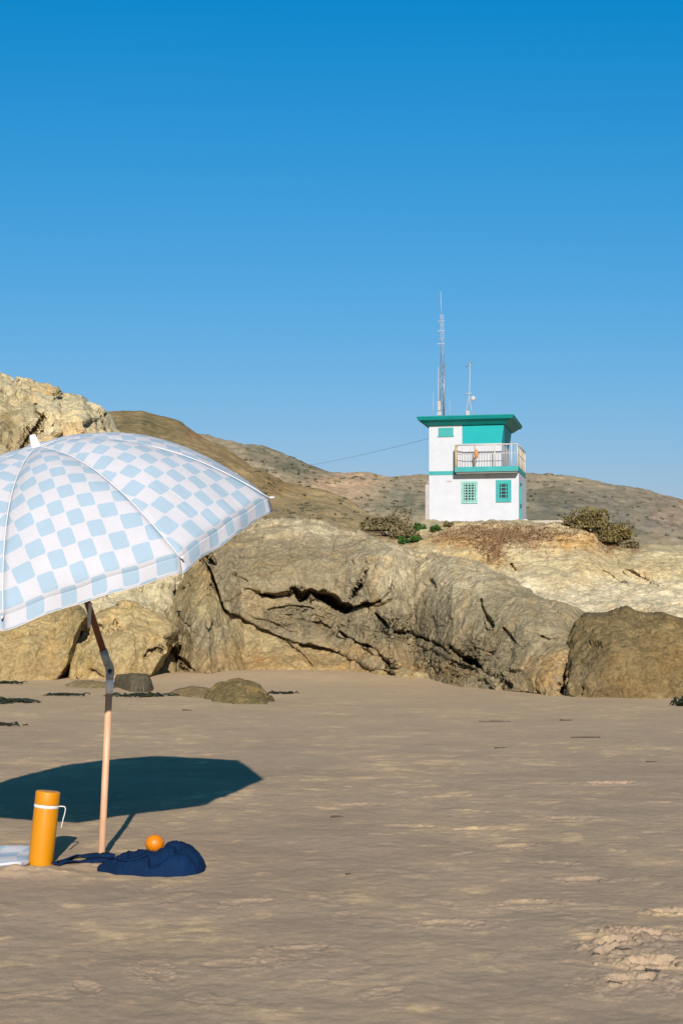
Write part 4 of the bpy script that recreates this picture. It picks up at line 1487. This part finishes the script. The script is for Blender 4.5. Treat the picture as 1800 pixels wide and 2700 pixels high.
mesh_obj('bag_body', V - bo, grid_faces(NX_, NY_), M_NAVY, BAG)


VB = V.reshape(NX_, NY_, 3)


def on_bag(xv, e, lift=.004):
    i_ = int(np.clip(np.searchsorted(xv_, xv), 0, NX_ - 1))
    j_ = int(round((e + 1) / 2 * (NY_ - 1)))
    return VB[i_, j_] + (0, 0, lift)


v, f = tube_mesh([on_bag(x_, -.55 + .25 * math.sin((x_ - 250) / 70), .001) for x_ in np.linspace(262, 462, 60)], .0022, 5)
mesh_obj('seam', v - bo, f, M_NAVY, BAG)


def strap(path, width, name, parent, mat, org, th=.006):
    P = np.asarray(path, dtype=float)
    # resample smoothly
    tt_ = np.linspace(0, len(P) - 1, len(P) * 6)
    P = np.stack([np.interp(tt_, np.arange(len(P)), P[:, k]) for k in range(3)], 1)
    ker = np.ones(7) / 7
    for k in range(3):
        q = np.pad(P[:, k], 3, mode='edge')
        P[:, k] = np.convolve(q, ker, 'valid')
    T_ = np.gradient(P, axis=0)
    T_ /= np.linalg.norm(T_, axis=1)[:, None] + 1e-9
    S_ = np.stack([-T_[:, 1], T_[:, 0], np.zeros(len(P))], 1)
    S_ /= np.linalg.norm(S_, axis=1)[:, None] + 1e-9
    tw_ = np.sin(np.linspace(0, 7, len(P)))[:, None] * .25
    V = np.stack([P - S_ * width / 2 + (0, 0, .0) + np.array([0, 0, 1]) * tw_ * width, P + S_ * width / 2 - np.array([0, 0, 1]) * tw_ * width * .5], 1).reshape(-1, 3)
    V[:, 2] = np.maximum(V[:, 2], sand_height(V[:, 0], V[:, 1]) + .003)
    o = mesh_obj(name, V - org, np.array([(2 * i, 2 * i + 1, 2 * i + 3, 2 * i + 2) for i in range(len(P) - 1)]), mat, parent)
    md = o.modifiers.new('thickness', 'SOLIDIFY')
    md.thickness = th
    md.offset = 1
    return o


sg_ = lambda x, y, z=.006: np.array([*G(x, y)[:2], z])
strap([sg_(262, 1975, .03), sg_(240, 1978, .024), sg_(222, 1975, .016), sg_(205, 1972, .014), sg_(186, 1971, .016), sg_(168, 1973, .018), sg_(150, 1979, .016), sg_(138, 1985, .012), sg_(128, 1990, .008)], .050, 'strap', BAG, M_NAVY, bo)
strap([sg_(250, 1984, .02), sg_(225, 1982, .012), sg_(200, 1983, .012), sg_(172, 1984, .014), sg_(150, 1986, .016), sg_(134, 1988, .012)], .045, 'strap', BAG, M_NAVY, bo)

strap([on_bag(250, -.2, .006), on_bag(268, -.55, .008), on_bag(290, -.72, .008), on_bag(315, -.70, .010), on_bag(335, -.5, .010), on_bag(345, -.15, .008)], .020, 'handle', BAG, M_NAVY, bo, .005)

# ------------------------------------------------------------------ orange
M_PEEL = NT('orange_peel')
_c = M_PEEL.mix(M_PEEL.ramp(M_PEEL.noise(20, 4), [(.3, 0.0), (.7, 1.0)]), lin(250, 150, 4, .60), lin(246, 136, 0, .58))
M_PEEL = M_PEEL.done(_c, .42, M_PEEL.bump(M_PEEL.voro(240), .25, .002), .45)
oc = W(355, 1938, 6.36)
bm = bmesh.new()
bmesh.ops.create_uvsphere(bm, u_segments=40, v_segments=28, radius=.0425)
for v in bm.verts:
    v.co.z *= .95
    d_ = math.hypot(v.co.x, v.co.y)
    if v.co.z > 0:
        v.co.z -= .004 * math.exp(-(d_ / .008) ** 2)
og = empty('orange', (oc[0], oc[1], oc[2] - .04))
tag(og, 'single ripe orange resting on the navy bag', 'orange')
bm_obj('fruit', bm, M_PEEL, og, (0, 0, .04), True)
v, f = lathe([(.0035, .0), (.003, .002), (.001, .0028)], 8)
nb_ = mesh_obj('stem_button', v + (0, 0, .0765), f, M_STEM, og)

# ------------------------------------------------------------------ seaweed, twigs and scraps on the sand
M_KELP = plain('dried_kelp', (.012, .016, .007), .7, .35, 20, .2)
M_TWIG = plain('grey_twig', (.075, .058, .042), .9, .25, 20)


def kelp(px, py, w, d, h, n, seed, label):
    rng = np.random.default_rng(seed)
    b = G(px, py)
    root = empty('seaweed_clump', (b[0], b[1], 0))
    tag(root, label, 'seaweed', 'dark seaweed clumps washed up by the rocks')
    parts = []
    for _ in range(n):
        c = np.array([rng.normal() * w * .4, rng.normal() * d * .4, rng.uniform(0, h * .5)])
        a = rng.uniform(0, 6.28)
        t_ = np.linspace(-1, 1, 6)[:, None]
        L = rng.uniform(.25, .6) * w
        dr = np.array([math.cos(a), math.sin(a) * .5, 0])
        P = c + dr * t_ * L * .5
        P[:, 2] += h * rng.uniform(.3, 1) * (1 - t_[:, 0] ** 2) + .008 * rng.normal(size=6)
        P[:, 1] += .02 * np.sin(t_[:, 0] * 4 + a)
        P[:, 2] = np.maximum(P[:, 2], -.005)
        v_, f_ = tube_mesh(P, rng.uniform(.006, .015) * np.array([.5, 1, 1.2, 1, .8, .3]), 6)
        v_[:, 2] *= .55
        parts.append((v_, f_))
    v, f = merge(parts)
    mesh_obj('fronds', v, f, M_KELP, root)
    return root


kelp(22, 1613, .42, .30, .05, 82, 1, 'big dark seaweed clump on the sand at the left edge')
kelp(8, 1571, .30, .2, .05, 39, 2, 'thin dark seaweed line under the left boulder')
kelp(152, 1598, .26, .16, .035, 39, 3, 'small seaweed clump left of the umbrella pole')
kelp(330, 1600, .38, .16, .05, 61, 4, 'wide dark seaweed strip right of the umbrella pole')
kelp(642, 1594, .18, .14, .035, 28, 5, 'small seaweed patch just right of the peaked rock')
kelp(4, 1667, .22, .16, .03, 28, 6, 'narrow seaweed scrap low at the left edge of the sand')
kelp(1573, 1622, .14, .2, .14, 54, 7, 'dark seaweed heap at the right edge below the brown boulder')
kelp(190, 1560, .10, .1, .09, 25, 8, 'little dark clump at the foot of the left boulders')


def twig(px, py, L, a, seed, label, r=.006):
    rng = np.random.default_rng(seed)
    b = G(px, py)
    t_ = np.linspace(-.5, .5, 8)
    P = np.stack([t_ * L * math.cos(a), t_ * L * math.sin(a), np.abs(rng.normal(size=8)) * .002 + .003], 1)
    P[:, 1] += np.cumsum(rng.normal(size=8)) * .03 * L
    v, f = tube_mesh(P, np.linspace(r, r * .4, 8), 6)
    side = [P[4], P[4] + (.2 * L, .06 * L, .002)]
    v, f = merge([(v, f), tube_mesh(side, [r * .6, r * .3], 5)])
    o = mesh_obj('twig', v, f, M_TWIG)
    o.location = (b[0], b[1], ground_z(b[0], b[1]))
    tag(o, label, 'twig')
    return o


twig(1345, 1696, .26, .25, 1, 'dark thin twig lying alone on the right of the sand', .009)
twig(1135, 1658, .30, .05, 2, 'long low twig on the sand in front of the outcrop', .008)
twig(1300, 1656, .12, .1, 3, 'short twig right of the long one before the outcrop', .007)
twig(773, 1877, .07, .0, 4, 'tiny dark twig near the middle of the sand', .007)
twig(1150, 1720, .10, .3, 5, 'small stick on bare sand right of centre', .005)
twig(430, 1632, .10, .1, 6, 'tiny stick below the flat rocks behind the umbrella', .007)
twig(1495, 1752, .08, .2, 7, 'tiny stick near the right edge of the sand', .006)
for k, (px, py, L, a, lb) in enumerate(((1405, 2170, .035, .9, 'dark scrap of kelp stalk at the left of the churned sand'), (1481, 2150, .03, 1.2, 'upright dark scrap in the middle of the churned sand'),
                                      (1432, 2192, .06, -.4, 'curved dark stalk on the near side of the churned sand'), (1536, 2096, .06, -.2, 'dark stalk at the right edge above the churned sand'),
                                      (1500, 2236, .05, -.3, 'thin dark stalk below the churned sand'), (1512, 2152, .025, .6, 'small dark speck of stalk at the right of the churned sand'),
                                      (1372, 2200, .03, .2, 'tiny dark stalk left below the churned sand'), (1412, 2262, .04, -.4, 'dark stalk beside the lowest footprint at right'),
                                      (800, 2012, .02, .4, 'tiny dark speck left of the pale dry patch'), (1296, 2022, .02, .7, 'tiny dark stalk beside the right footprint'))):
    twig(px, py, L, a, 20 + k, lb, .0045)
